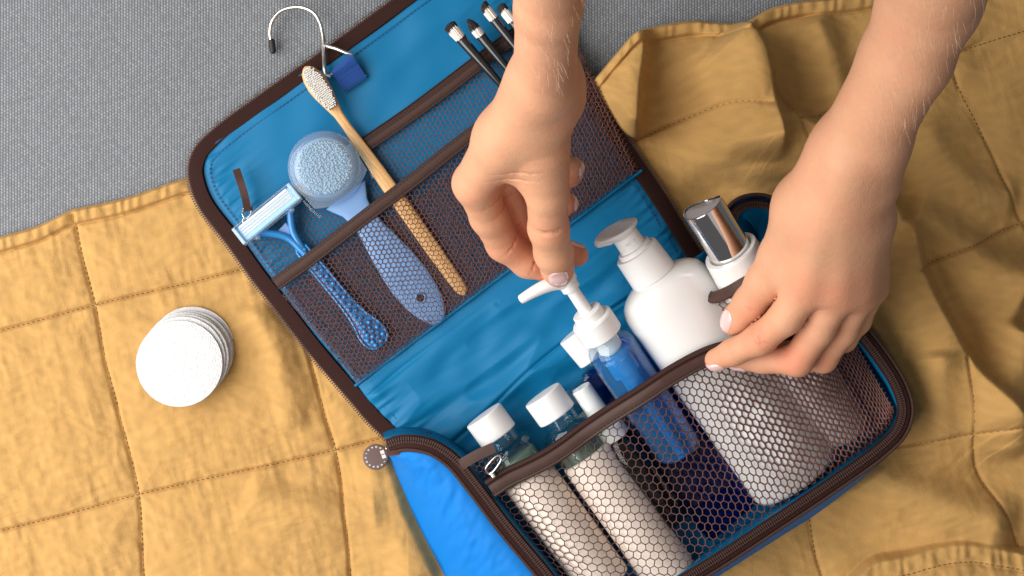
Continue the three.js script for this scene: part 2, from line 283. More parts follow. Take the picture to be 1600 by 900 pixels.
function humpTop(px, py, list) {
  let top = -1; for (const { a, b, r, up } of list) { const dx = b[0] - a[0], dy = b[1] - a[1], t = clamp(((px - a[0]) * dx + (py - a[1]) * dy) / (dx * dx + dy * dy), 0, 1), d = Math.hypot(px - a[0] - t * dx, py - a[1] - t * dy) / r; if (d < 1) top = Math.max(top, lerp(a[2], b[2], t) + up * Math.sqrt(1 - d * d)); } return top;
}

const bag = thing('toiletry_bag', 'open blue hanging toiletry bag with brown net pockets and zips, spread on the blanket', 'toiletry bag');
const RIM = 0.050;
// flat upper panel, hinged back and tray floor: one blue lining between its left and right edges
const Ledge = new Path([[352, 203], [322, 232], [312, 262], [328, 305], [375, 376], [440, 466], [505, 554], [560, 624], [606, 676], [650, 712], [720, 765], [775, 820], [835, 890], [915, 1000]]);
const Redge = new Path([[735, -78], [790, -62], [818, -20], [852, 32], [905, 118], [950, 190], [1000, 266], [1050, 342], [1092, 398], [1150, 360], [1205, 350], [1262, 415], [1325, 510], [1410, 664]]);
{
  const Kz = 0.012, creases = [[[575, 612], [640, 560], [720, 500], [800, 440], [880, 390]], [[690, 700], [757, 640], [820, 578], [900, 515], [990, 455], [1060, 420]], [[780, 470], [860, 440], [960, 370]]].map((q) => poly(new Path(q).p.map((v) => [v.x, v.y])));
  const lineH = (px, py, v) => {
    const u = (px * 0.80 - py * 0.60), w = (px * 0.60 + py * 0.80);
    let h = 0.0125 + 0.0008 * fbm(u / 260, w / 190, 2);
    const edge = Math.min(v[2], 1 - v[2]);             // puckered near the seam
    h -= 0.0016 * (1 - smoothstep(edge, 0.0, 0.035)); h += 0.0024 * smoothstep(edge, 0.012, 0.04) * Math.exp(-edge * 20) * n2(w / 13 + (v[2] > 0.5 ? 50 : 0), u / 90) * (v[0] < 0.6 ? 1 : 0.2);
    h += 0.0022 * Math.exp(-(((v[0] - 0.10) / 0.12) ** 2)) * smoothstep(edge, 0.02, 0.10) * fbm(u / 230, w / 130 + 8, 2);
    const mid = smoothstep(v[0], 0.44, 0.52) * (1 - smoothstep(v[0], 0.78, 0.86)) * smoothstep(edge, 0.0, 0.06);
    h += mid * (0.0034 * fbm(u / 190 + 2, w / 70, 2) + 0.0022 * (1 - Math.abs(n2(u / 230, w / 75 + 5))));
    for (const c of creases) { const [d] = distPoly(px, py, c); h += mid * (0.0036 * Math.exp(-((d / 20) ** 2)) - 0.0018 * Math.exp(-(((d - 5) / 3.2) ** 2))); }
    return lerp(h, 0.0085, smoothstep(v[0], 0.60, 0.74));
  };
  const k = S * (CAM_H - Kz) / CAM_H;
  const g = grid(260, 420, (s, t) => { const l = Ledge.at(t), r = Redge.at(t), px = lerp(l.x, r.x, s), py = lerp(l.y, r.y, s); const x = (px - 800) * k, z = (py - 450) * k; return [V(x, lineH(px, py, [t, 0, s]), z), x * 0.8 - z * 0.6, x * 0.6 + z * 0.8]; });
  part('lining', g, mat.satin, bag);
  // padded back of the panel under the lining
  const back = grid(8, 40, (s, t) => { const l = Ledge.at(t), r = Redge.at(t); return [P(lerp(l.x - 8, r.x + 8, s), lerp(l.y, r.y, s), 0.0068)]; });
  part('back_panel', back, mat.shell, bag);
}
// upper panel: zip tape round its free edge
const panelEdge = new Path([[612, 693], [580, 664], [542, 620], [487, 556], [420, 470], [395, 438], [355, 382], [312, 325], [298, 292], [294, 262], [304, 232], [332, 203], [420, 138], [500, 82], [607, 4], [700, -64], [770, -112], [815, -100], [838, -58], [872, 14], [905, 96], [944, 158], [985, 222], [1040, 304], [1082, 372], [1102, 402]]);
const tapeH = (t) => 0.0105;
part('zip_tape', strip(panelEdge, [[-1, -0.0045], [-1, 0.0004], [3, 0.0022], [22, 0.0032], [25, 0.001], [25, -0.003]], 420, tapeH), mat.tape, bag);
part('zip_teeth', boxesAlong(panelEdge, 4.0, -1.6, 0.0006, [0.0026, 0.0014, 0.00085], tapeH), mat.teeth, bag, { kind: 'stuff' });
{ const inner = new Path(panelEdge.p.filter((_, i) => i % 3 === 0).map((c, i, a) => { const p = a[Math.max(0, i - 1)], q = a[Math.min(a.length - 1, i + 1)], n = Math.hypot(q.x - p.x, q.y - p.y); return [c.x - (q.y - p.y) / n * 34, c.y + (q.x - p.x) / n * 34]; }), false);
  part('edge_stitching', boxesAlong(inner, 7, 0, 0.0134, [0.0007, 0.0007, 0.0019]), mat.blueThread, bag, { kind: 'stuff' }); }

// ---------- net: knotted hexagons of thin strands ----------
function net(surf, W, L, pitch, r, keep) {             // surf(s, t) -> Vector3; W, L metres across s and t; rows of cells run along t
  const out = { pos: [], nor: [], idx: [] }, R = pitch / Math.sqrt(3), col = pitch * Math.sqrt(3) / 2, cache = new Map();
  const at = (a, b) => { const k = Math.round(a * 2e5) + '_' + Math.round(b * 2e5); if (!cache.has(k)) { const s = a / W + 0.0022 * n2(a * 300, b * 300), t = b / L + 0.0022 * n2(a * 300 + 9, b * 300); cache.set(k, a < -1e-6 || a > W + 1e-6 || b < -1e-6 || b > L + 1e-6 || (keep && !keep(s, t)) ? null : surf(clamp(s, 0, 1), clamp(t, 0, 1))); } return cache.get(k); };
  for (let i = -1; i * col < W + pitch; i++) for (let j = -1; j * pitch < L + pitch; j++) {
    const a = i * col, b = (j + (Math.abs(i) % 2) / 2) * pitch, q = [0, 1, 2, 3].map((n) => at(a + R * Math.cos(n * Math.PI / 3), b + R * Math.sin(n * Math.PI / 3)));
    for (let n = 0; n < 3; n++) if (q[n] && q[n + 1]) rod(q[n], q[n + 1], (r.call ? r(a / W) : r) * (0.9 + 0.25 * rnd()), 4, out);
  }
  return soup(out);
}
const upperHumps = [                                   // handles lying under the second upper net
  { a: [600, 540, 0.016], b: [465, 392, 0.018], r: 17, up: 0.004 }, { a: [690, 500, 0.015], b: [575, 345, 0.018], r: 36, up: 0.003 }, { a: [728, 462, 0.0155], b: [610, 300, 0.018], r: 17, up: 0.0035 },
];
const line2 = (a, b, t) => [lerp(a[0], b[0], t), lerp(a[1], b[1], t)];
const quadPt = (q, s, t) => { const a = line2(q[0], q[1], s), b = line2(q[3], q[2], s); return line2(a, b, t); };
{ // first pocket: from the upper leather band, over the blue lining and down behind the second pocket
  const q = [[378, 376], [880, 10], [1000, 262], [558, 600]];
  part('net_pocket', net((s, t) => { const [x, y] = quadPt(q, s, t); return P(x, y, 0.0152 + 0.0006 * fbm(x / 30, y / 30, 2)); }, 0.255, 0.115, 0.0034, 0.00024), mat.net, bag, { kind: 'stuff' });
  // the second pocket has a closer-knit net back of its own
  const d = [[440, 462], [920, 110], [994, 268], [556, 594]];
  part('net_backing', net((s, t) => { const [x, y] = quadPt(d, s, t); return P(x, y, 0.0162 + 0.0006 * n2(x / 20, y / 20)); }, 0.255, 0.078, 0.0027, 0.00030), mat.net, bag, { kind: 'stuff' });
  // second pocket
  const q2 = [[438, 452], [915, 92], [1000, 268], [560, 604]];
  part('net_pocket', net((s, t) => { const [x, y] = quadPt(q2, s, t); const e = Math.min(s, 1 - s, 1.2 * (1 - t)); return P(x, y, Math.max(0.0178 + 0.0022 * smoothstep(e, 0, 0.12) + 0.0008 * fbm(x / 26, y / 26, 2), humpTop(x, y, upperHumps) + 0.0006)); }, 0.255, 0.078, 0.0034, 0.00025), mat.net, bag, { kind: 'stuff' });
  // seam where the nets end
  part('piping', tube(Array.from({ length: 30 }, (_, i) => { const [x, y] = line2([556, 602], [1002, 267], i / 29); return P(x, y, 0.0140 + 0.0006 * Math.sin(i * 1.7)); }), 0.0011, 90, 8), mat.satin, bag);
}
// leather bands of the upper pockets
function band(pts, half, h0, name, zip) {
  const p = new Path(pts), hf = (t, c) => (c.z || h0);
  const g = strip(p, [[-half, -0.0012], [-half, 0.0003], [-half * 0.86, 0.0009], [-half * 0.62, 0.00075], [-half * 0.5, 0.0011], [half * 0.5, 0.0011], [half * 0.62, 0.00075], [half * 0.86, 0.0009], [half, 0.0003], [half, -0.0012]], Math.ceil(p.len / 6), hf);
  const b = part(name, g, mat.leather, bag);
  for (const a of [-half * 0.6, half * 0.62]) part('stitching', boxesAlong(p, 6.2, a, 0.0009, [0.0006, 0.0005, 0.0016], hf), mat.thread, b, { kind: 'stuff' });
  return b;
}
band([[376, 372], [470, 302], [560, 237], [640, 182], [700, 138], [758, 93], [830, 40], [884, 2]], 9.5, 0.0172, 'leather_band');
part('zip_coil', boxesAlong(new Path([[378, 360], [470, 290], [560, 225], [640, 170], [758, 81], [884, -10]]), 3.2, 0, 0.0168, [0.0016, 0.001, 0.0008]), mat.teeth, bag, { kind: 'stuff' });
part('zip_coil_tape', strip(new Path([[376, 362], [470, 291], [560, 226], [640, 171], [758, 82], [884, -9]]), [[-6, -0.001], [-6, 0.0004], [6, 0.0004], [6, -0.001]], 120, () => 0.016), mat.tape, bag);
band([[430, 444], [480, 408], [540, 362], [600, 316], [650, 278], [700, 238], [752, 198], [830, 138], [912, 88]], 11, 0.0218, 'leather_band');

// zip puller beside the razor: leather tab on a steel loop
{
  const tab = new Path([[369, 264, 0.024], [376, 285, 0.0275], [383, 308, 0.0265], [387, 330, 0.021]]);
  part('zip_pull_tab', strip(tab, [[-6, -0.0008], [-6, 0.0008], [6, 0.0008], [6, -0.0008]], 30), mat.leather, bag);
  part('zip_pull_loop', [...tube([P(381, 326, 0.019), P(379, 334, 0.0165), P(383, 341, 0.016), P(389, 339, 0.0165), P(393, 330, 0.019), P(393, 321, 0.021)], 0.0007, 40, 8), new THREE.TorusGeometry(0.0019, 0.0007, 8, 20).rotateX(Math.PI / 2).translate(...P(384, 345, 0.0165).toArray())], mat.steel, bag);
}
// hanging hook of bent wire, held by a cloth loop
{
  const wire = [[424, 66, 0.006], [422, 52, 0.007], [425, 34, 0.009], [438, 18, 0.010], [456, 11.5, 0.011], [474, 12, 0.012], [490, 20, 0.013], [500, 36, 0.014], [505, 60, 0.0155], [506, 88, 0.018], [507, 108, 0.0205], [509, 117, 0.0205], [515, 119, 0.020]];
  const hook = part('hanging_hook', tube(wire.map((q) => P(...q)), 0.0013, 120, 12), mat.steel, bag);
  const arm = [[507, 68, 0.017], [512, 72, 0.019], [525, 76, 0.021], [540, 82, 0.0215], [549, 85, 0.021], [551, 89, 0.0195]];
  part('hook_arm', tube(arm.map((q) => P(...q)), 0.0012, 50, 12), mat.steel, hook);
  part('hook_arm', tube([P(514, 119, 0.0185), P(534, 104, 0.018), P(551, 90, 0.0185)], 0.00105, 30, 10), mat.steel, hook);
  const tip = part('rubber_tip', new THREE.CapsuleGeometry(0.0021, 0.0062, 6, 14), M({ color: rgb(0.012, 0.012, 0.012), roughness: 0.6 }), hook); stand(tip, P(425.5, 72, 0.0055), P(424, 60, 0.006));
  const lp = new Path([[531, 98, 0.0205], [536, 103, 0.0212], [543, 113, 0.019], [556, 133, 0.0155]]);
  part('fabric_loop', strip(lp, [[-21, -0.0012], [-21, 0.0008], [-12, 0.0013], [12, 0.0013], [21, 0.0008], [21, -0.0012]], 40), M({ color: rgb(0.002, 0.055, 0.27), roughness: 0.7, bumpMap: tapeBump, bumpScale: 0.0001 }), bag);
  part('loop_stitching', boxesAlong(new Path([[533, 143], [572, 118]]), 4, 0, 0.0178, [0.0005, 0.0006, 0.0013]), mat.blueThread, bag, { kind: 'stuff' });
}

// ---------- tray: rim zip, walls, front net ----------
const rimPts = [[606, 697, 0.036], [622, 691, 0.043], [645, 690, 0.049], [676, 697, 0.052], [708, 718, 0.052], [740, 756, 0.052], [790, 822, 0.051], [850, 894, 0.050], [884, 938, 0.050], [930, 962, 0.050], [985, 952, 0.050], [1100, 888, 0.050], [1200, 823, 0.050], [1300, 756, 0.050], [1376, 701, 0.050], [1404, 672, 0.050], [1413, 640, 0.050], [1402, 602, 0.050], [1378, 563, 0.050], [1332, 502, 0.051], [1282, 430, 0.053], [1240, 366, 0.058], [1220, 334, 0.062], [1196, 319, 0.064], [1168, 319, 0.064], [1150, 330, 0.060], [1143, 352, 0.050], [1136, 376, 0.034]];
const rim = new Path(rimPts);
const onlyRim = (a, b, n = 200) => new Path(Array.from({ length: n + 1 }, (_, i) => { const c = rim.at(lerp(a, b, i / n)); return [c.x, c.y, c.z]; }), false);
// travelling from the left end round the bottom, the outside of the tray lies on the right
part('rim_tape', strip(rim, [[-11, -0.004], [-11, 0.0005], [-6, 0.0014], [9, 0.0010], [11, -0.001], [11, -0.004]], 460, null, (t) => lerp(1, 0.55, smoothstep(t, 0.80, 0.87))), mat.tape, bag);
part('rim_teeth', boxesAlong(rim, 3.7, -5, 0.0019, [0.0021, 0.0014, 0.0009]), mat.teeth, bag, { kind: 'stuff' });
part('rim_teeth', boxesAlong(new Path(rim.p.filter((_, i) => i % 3 == 0).map((c) => [c.x, c.y, c.z]), false), 3.7, 0.6, 0.0017, [0.0016, 0.0012, 0.0009]), mat.teeth, bag, { kind: 'stuff' });
{
  const off = (across, up) => Array.from({ length: 160 }, (_, i) => { const t = i / 159, c = rim.at(t), [dx, dy] = rim.dir(t); return P(c.x - dy * across, c.y + dx * across, c.z + up); });
  part('rim_piping', tube(off(13, -0.0008), 0.0013, 420, 8), mat.leather, bag);
  // the wide woven end of the zip at the hinge
  part('zip_end', strip(new Path([[604, 705, 0.0345], [622, 703, 0.0405], [645, 703, 0.0455], [676, 711, 0.0485], [705, 735, 0.0485]]), [[-10, -0.001], [-10, 0.0005], [8, 0.0005], [8, -0.001]], 60), M({ color: rgb(0.105, 0.045, 0.035), roughness: 0.75, bumpMap: tapeBump, bumpScale: 0.0006 }), bag);
  // outer wall: from the rim down to the bed
  const foot = new Path([[606, 712], [613, 730], [628, 770], [650, 822], [680, 880], [712, 935], [780, 1000], [900, 1020], [1000, 985], [1106, 912], [1206, 848], [1306, 782], [1376, 718], [1392, 690], [1392, 640], [1380, 600], [1356, 560], [1315, 505], [1265, 430], [1225, 368], [1206, 345], [1190, 336], [1170, 338], [1160, 350], [1152, 364], [1144, 378]]);
  const wall = grid(420, 26, (s, t) => { const c = rim.at(s), [dx, dy] = rim.dir(s), f = foot.at(lerp(s, Math.pow(s, 0.9), 0)), x0 = c.x - dy * 14, y0 = c.y + dx * 14, b = Math.sin(t * Math.PI);
    const h = lerp(c.z - 0.003, 0.0015, t ** 1.25) + 0.010 * b * (s < 0.33 ? 1 : 0.25) + (0.0022 * fbm(s * 42, t * 2.2, 2) + 0.0016 * Math.exp(-(((s - 0.26 + t * 0.03) / 0.012) ** 2))) * b;
    const p = P(lerp(x0, f.x, t), lerp(y0, f.y, t), h); return [p, s * 0.9, t * 0.07]; });
  part('outer_wall', wall, mat.shell, bag);
  const inner = grid(420, 14, (s, t) => { const c = rim.at(s), [dx, dy] = rim.dir(s), a = -lerp(lerp(11, 6, smoothstep(s, 0.80, 0.87)), lerp(24, 60, smoothstep(s, 0.82, 0.9)), t ** 0.7); const p = P(c.x - dy * a, c.y + dx * a, lerp(c.z - 0.001, 0.0075, t) + 0.001 * fbm(s * 60, t * 2, 2) * Math.sin(t * Math.PI)); return [p, s * 0.9, t * 0.06]; });
  part('inner_wall', inner, mat.satin, bag);
}
// front pocket: net stretched over the bottles, with a stitched leather edge and a zip
const edgePts = [[764, 762, 0.0525], [792, 744, 0.054], [820, 731, 0.0555], [850, 716, 0.057], [880, 697, 0.0585], [915, 671, 0.0605], [955, 644, 0.0680], [1000, 616, 0.0755], [1055, 580, 0.0790], [1108, 553, 0.0800], [1150, 541, 0.0795], [1200, 524, 0.081], [1260, 508, 0.076], [1320, 503, 0.0535]];
const pocketEdge = new Path(edgePts), pocketFoot = new Path([[890, 935], [940, 950], [1000, 930], [1095, 876], [1195, 811], [1290, 746], [1362, 694], [1390, 666], [1398, 640]]);
const pocketH = (x, y, t, h0) => { const rimH = 0.050, base = lerp(h0 - 0.002, rimH, t) - 0.009 * Math.sin(t * Math.PI) , top = humpTop(x, y, humps) + 0.0016; const e = smoothstep(t, 0, 0.1); const d = top - base, kk = 0.008; return lerp(h0 - 0.001, base + 0.5 * (d + Math.sqrt(d * d + kk * kk)) , e * (1 - smoothstep(t, 0.93, 1)) ) * (1 - smoothstep(t, 0.93, 1)) + smoothstep(t, 0.93, 1) * rimH; };
part('front_net', net((s0, t) => { const s = s0 * (1.5 - 0.5 * s0), a = pocketEdge.at(s), b = pocketFoot.at(s), x = lerp(a.x, b.x, t), y = lerp(a.y, b.y, t); const w = 0.0011 * fbm(x / 50, y / 50, 2); return P(x, y, pocketH(x, y, t, a.z) + w); }, 0.320, 0.098, 0.0051, (s) => lerp(0.00032, 0.00074, smoothstep(s, 0.3, 0.8))), mat.net, bag, { kind: 'stuff' });
{
  const b = part('pocket_edge', strip(pocketEdge, [[-3, -0.0018], [-3, 0.0006], [-1, 0.0012], [8, 0.0012], [11, 0.0008], [14, 0.0008], [16, 0.0010], [18, 0.0003], [18, -0.002]], 180), mat.leather, bag);
  part('stitching', boxesAlong(pocketEdge, 6.4, 12.5, 0.0009, [0.0007, 0.0006, 0.0017]), mat.thread, b, { kind: 'stuff' });
  part('pocket_zip_tape', strip(pocketEdge, [[-13, -0.0012], [-13, 0.0002], [-9, 0.0011], [-3, 0.0009], [-3, -0.0012]], 180), mat.tape, bag);
  part('pocket_zip_teeth', boxesAlong(pocketEdge, 3.1, -9, 0.0011, [0.0018, 0.0012, 0.0008]), mat.teeth, bag, { kind: 'stuff' });
  // slider and pull at the left end
  const sl = part('zip_slider', new RoundedBoxGeometry(0.0044, 0.0026, 0.0056, 3, 0.0008), mat.steel, bag); stand(sl, P(770, 741, 0.057), P(782, 733, 0.0575), V(0, 1, 0));
  part('zip_pull_loop', tube([P(764, 741, 0.0585), P(759, 733, 0.060), P(766, 722, 0.0615), P(778, 712, 0.0615), P(783, 717, 0.061), P(776, 730, 0.0602), P(768, 739, 0.059)], 0.00065, 60, 8, true), mat.steel, bag);
  const st = new Path([[716, 722, 0.053], [742, 707, 0.056], [770, 694, 0.058]]);
  part('inner_pocket_edge', strip(st, [[-3, -0.001], [-3, 0.001], [3, 0.0014], [14, 0.001], [14, -0.001]], 30), mat.leather, bag);
  part('inner_net', net((s, t) => P(lerp(722, 776, s) + 16 * t, lerp(728, 706, s) + 34 * t, 0.053 + 0.004 * s - 0.012 * t), 0.024, 0.014, 0.0036, 0.00032), mat.net, bag, { kind: 'stuff' });
  // side pocket that holds the silver-topped bottle
  const sp = new Path([[1101, 425, 0.046], [1103, 442, 0.062], [1112, 457, 0.076], [1130, 452, 0.088], [1152, 440, 0.0965], [1178, 424, 0.098], [1200, 405, 0.092]]);
  part('side_pocket_edge', strip(sp, [[-2, -0.003], [-2, 0.001], [4, 0.0018], [15, 0.0014], [17, 0], [17, -0.003]], 60), mat.leather, bag);
  part('side_net', net((s, t) => { const c = sp.at(s); return P(c.x + 8 + 62 * t, c.y + 13 + 92 * t, lerp(c.z, 0.052, t) + 0.004 * Math.sin(t * 3.1)); }, 0.042, 0.045, 0.0036, 0.00034), mat.net, bag, { kind: 'stuff' });
  part('side_pocket_wall', grid(20, 12, (s, t) => { const c = new THREE.Vector3().lerpVectors(V(1104, 446, 0.060), V(1118, 404, 0.030), s); return [P(c.x + 40 * t, c.y + 70 * t, lerp(c.z, 0.03, t))]; }), mat.tape, bag);
  part('elastic_tab', strip(new Path([[640, 688, 0.030], [656, 682, 0.034], [674, 684, 0.034]]), [[-8, -0.001], [-8, 0.001], [8, 0.001], [8, -0.001]], 20), M({ color: rgb(0.02, 0.018, 0.018), roughness: 0.8 }), bag);
}
// round rubber tag on the zip
{
  const t = new THREE.Group(); t.name = 'zip_tag'; bag.add(t); stand(t, P(587, 714, 0.0165), P(587.6, 713.4, 0.034), V(0, 0, 1)); t.updateMatrixWorld(true);
  const body = part('tag_disc', sweep(rounded(0, 0.003, 0.0083, 0.0083, 0.0009), 40, 2, 0.5), M({ color: rgb(0.15, 0.095, 0.085), roughness: 0.55 }), t);
  const marks = [], shapes = 'oODotoOoDODt'; 
  // raised pale characters round the edge, starting after the two square blocks
  const glyph = (c) => c === 'o' ? new THREE.TorusGeometry(0.00042, 0.00022, 6, 14).rotateX(Math.PI / 2) : c === 'O' ? new THREE.TorusGeometry(0.0005, 0.00022, 6, 14).rotateX(Math.PI / 2) : c === 'D' ? new THREE.BoxGeometry(0.00105, 0.0004, 0.0009) : new THREE.BoxGeometry(0.0004, 0.0004, 0.0011);
  [...shapes].forEach((c, i) => { const a = (62 + i * 24.5) * Math.PI / 180; marks.push(glyph(c).rotateY(-a + Math.PI / 2).translate(0.0064 * Math.cos(a), 0.0031, -0.0064 * Math.sin(a))); });
  part('tag_letters', marks, M({ color: rgb(0.75, 0.70, 0.66), roughness: 0.6 }), t);
  for (const k of [-1, 1]) part('tag_block', new RoundedBoxGeometry(0.0026, 0.0006, 0.0025, 2, 0.0002).translate(0, 0, k * 0.00145).rotateY(0.36).translate(0.0048 , 0.0031, -0.0016), M({ color: rgb(0.78, 0.73, 0.68), roughness: 0.6 }), t);
  part('tag_ring', tube([P(603, 699, 0.019), P(607, 697, 0.022), P(610, 701, 0.025), P(606, 704, 0.020)].map((p) => t.worldToLocal(p)), 0.0006, 30, 6, true), mat.steel, t);
}
// ---------- loose things in the upper pockets ----------
const PX = S * 0.982;                                  // metres per photo pixel at the height of the panel
{ // bamboo toothbrush
  const t = thing('toothbrush', 'bamboo toothbrush with white bristles, its handle tucked behind the brown net', 'toothbrush'); const L = stand(t, P(727, 461, 0.0155), P(476, 104, 0.0225));
  const r = (y) => L * y, f = [];
  for (const [y, w, d, z] of [[0, 0.2, 0.2, 0], [0.006, 5, 3.2, 0], [0.02, 8.6, 5, 0], [0.06, 11, 6, 0], [0.2, 12, 6.2, 0], [0.4, 12, 6, 0], [0.55, 11, 5.6, 0], [0.66, 9, 5.2, 0], [0.74, 7.2, 5, 0], [0.79, 7.6, 5, 0], [0.84, 12, 5.2, 0], [0.885, 16, 5.2, 0], [0.92, 17.2, 5, 0], [0.955, 15.5, 4.8, 0], [0.98, 11.5, 4.4, 0], [0.995, 5, 3, 0], [1, 0.4, 0.4, 0]]) f.push([r(y), w * PX, d * PX * 0.8, 0, 0]);
  part('handle', sweep(f, 28, 2.5, 1), mat.bamboo, t);
  const tufts = [], hair = new THREE.CylinderGeometry(0.00055, 0.0006, 0.0056, 6);
  for (let i = 0; i < 24; i++) for (let k = -5; k <= 5; k++) { const y = 0.822 + i * 0.0070, w = 13.2 * Math.sqrt(Math.max(0, 1 - ((y - 0.905) / 0.093) ** 2)) * PX; if (Math.abs(k) * 0.00118 > w) continue; tufts.push(hair.clone().rotateX(Math.PI / 2 + (rnd() - 0.5) * 0.14).rotateY((rnd() - 0.5) * 0.14).translate(k * 0.00118 + (i % 2 ? 0.0003 : -0.0003), r(y), 0.0046)); }
  part('bristle_base', sweep([[r(0.822), 0.001, 0.001], [r(0.835), 0.0026, 0.0018], [r(0.87), 0.0050, 0.0018], [r(0.91), 0.0054, 0.0018], [r(0.95), 0.0048, 0.0018], [r(0.98), 0.0024, 0.0018], [r(0.985), 0.001, 0.001]], 24, 3, 1).translate(0, 0, 0.0042), mat.bristle, t);
  part('bristles', tufts, mat.bristle, t, { kind: 'stuff' });
}
{ // facial cleansing brush with a clear cap
  const t = thing('facial_brush', 'round facial cleansing brush with pale blue handle and clear plastic cap', 'facial brush'); const L = stand(t, P(688, 503, 0.0150), P(505, 258, 0.0215));
  const rows = [[0, 3, 2], [0.008, 11, 4], [0.03, 18, 6], [0.08, 25, 7], [0.16, 31, 7.4], [0.26, 33.5, 7.4], [0.36, 32, 7.4], [0.48, 27, 7.2], [0.58, 22, 7], [0.66, 20, 7], [0.73, 24, 7], [0.78, 33, 7], [0.81, 38, 6.5]];
  part('handle', sweep(rows.map(([y, w, d]) => [y * L, w * PX, d * PX * 0.7]), 36, 2.8, 1), mat.blueHandle, t);
  const hole = part('hanging_hole', new THREE.TorusGeometry(7.5 * PX, 0.0007, 8, 28), mat.blueHandle, t); hole.position.set(-2 * PX, 0.16 * L, 0.0023);
  part('hole_dark', new THREE.CylinderGeometry(7.2 * PX, 7.2 * PX, 0.0004, 28).rotateX(Math.PI / 2).translate(0, 0, 0.0002), mat.black, hole);  // solid black disc painting the shade in the hole; handle is not pierced
  const c = 0.985 * L, R = 51 * PX, head = M({ color: rgb(0.55, 0.70, 0.85), roughness: 0.3, transmission: 0.3, thickness: 0 });
  part('brush_head', sweep([[-0.004, R * 0.90, R * 0.90], [0.001, R * 0.92, R * 0.92], [0.0025, R * 0.88, R * 0.88]], 48, 2, 0.5).rotateX(Math.PI / 2).translate(0, c, 0), head, t);
  part('bristle_base', sweep([[0.002, R * 0.80, R * 0.80], [0.0060, R * 0.78, R * 0.78], [0.0072, R * 0.66, R * 0.66], [0.0080, R * 0.30, R * 0.30]], 48, 2, 1).rotateX(Math.PI / 2).translate(0, c, 0), M({ color: rgb(0.72, 0.84, 0.92), roughness: 0.6, transmission: 0.3, thickness: 0 }), t);
  const tuft = [];
  for (let i = 0; i < 620; i++) { const q = Math.sqrt((i + 0.5) / 620), a = i * 2.39996, z = 0.0088 + 0.0012 * rnd() - 0.002 * q * q, g = new THREE.CapsuleGeometry(0.00055 + 0.0003 * rnd(), z - 0.002, 3, 7); g.rotateX(Math.PI / 2 + (rnd() - 0.5) * 0.4).rotateY((rnd() - 0.5) * 0.4).translate(Math.cos(a) * q * R * 0.80, c + Math.sin(a) * q * R * 0.80, z / 2 + 0.001); tuft.push(g); }
  part('bristles', tuft, M({ color: rgb(0.76, 0.87, 0.94), roughness: 0.5, transmission: 0.45, thickness: 0 }), t, { kind: 'stuff' });
  // cap: a shallow clear drum with two clips at the handle side
  const capRows = [[-0.0015, R * 1.11, R * 1.11], [0.006, R * 1.10, R * 1.10], [0.011, R * 1.07, R * 1.07], [0.0128, R * 1.0, R * 1.0], [0.0135, R * 0.9, R * 0.9], [0.0138, R * 0.5, R * 0.5]];
  const cap = part('clear_cap', sweep(capRows, 64, 2, 1).rotateX(Math.PI / 2).translate(0, c, 0), mat.frosted, t);
  part('cap_rim', new THREE.TorusGeometry(R * 1.11, 0.0006, 8, 72).translate(0, c, 0.0005), mat.clear, cap);
  part('cap_rim', new THREE.TorusGeometry(R * 0.86, 0.00035, 6, 64).translate(0, c, 0.0136), mat.clear, cap);
  // apron of the cap towards the handle
  const sh = new THREE.Shape(); sh.moveTo(-R * 1.06, 0.1 * R); sh.lineTo(-R * 0.98, -R * 0.82); sh.quadraticCurveTo(0, -R * 1.50, R * 0.98, -R * 0.82); sh.lineTo(R * 1.06, 0.1 * R); sh.closePath();
  part('cap_apron', new THREE.ExtrudeGeometry(sh, { depth: 0.0012, bevelEnabled: true, bevelSize: 0.0004, bevelThickness: 0.0004, curveSegments: 20 }).translate(0, c, 0.0035), mat.frosted, cap);
  for (const k of [-1, 1]) part('cap_clip', tube([V(k * R * 1.10, c - 0.15 * R, 0.003), V(k * R * 1.12, c - 0.5 * R, 0.0036), V(k * R * 1.08, c - 0.85 * R, 0.0042), V(k * R * 1.0, c - 1.14 * R, 0.0042)], 0.0012, 30, 10), mat.clear, cap);
}
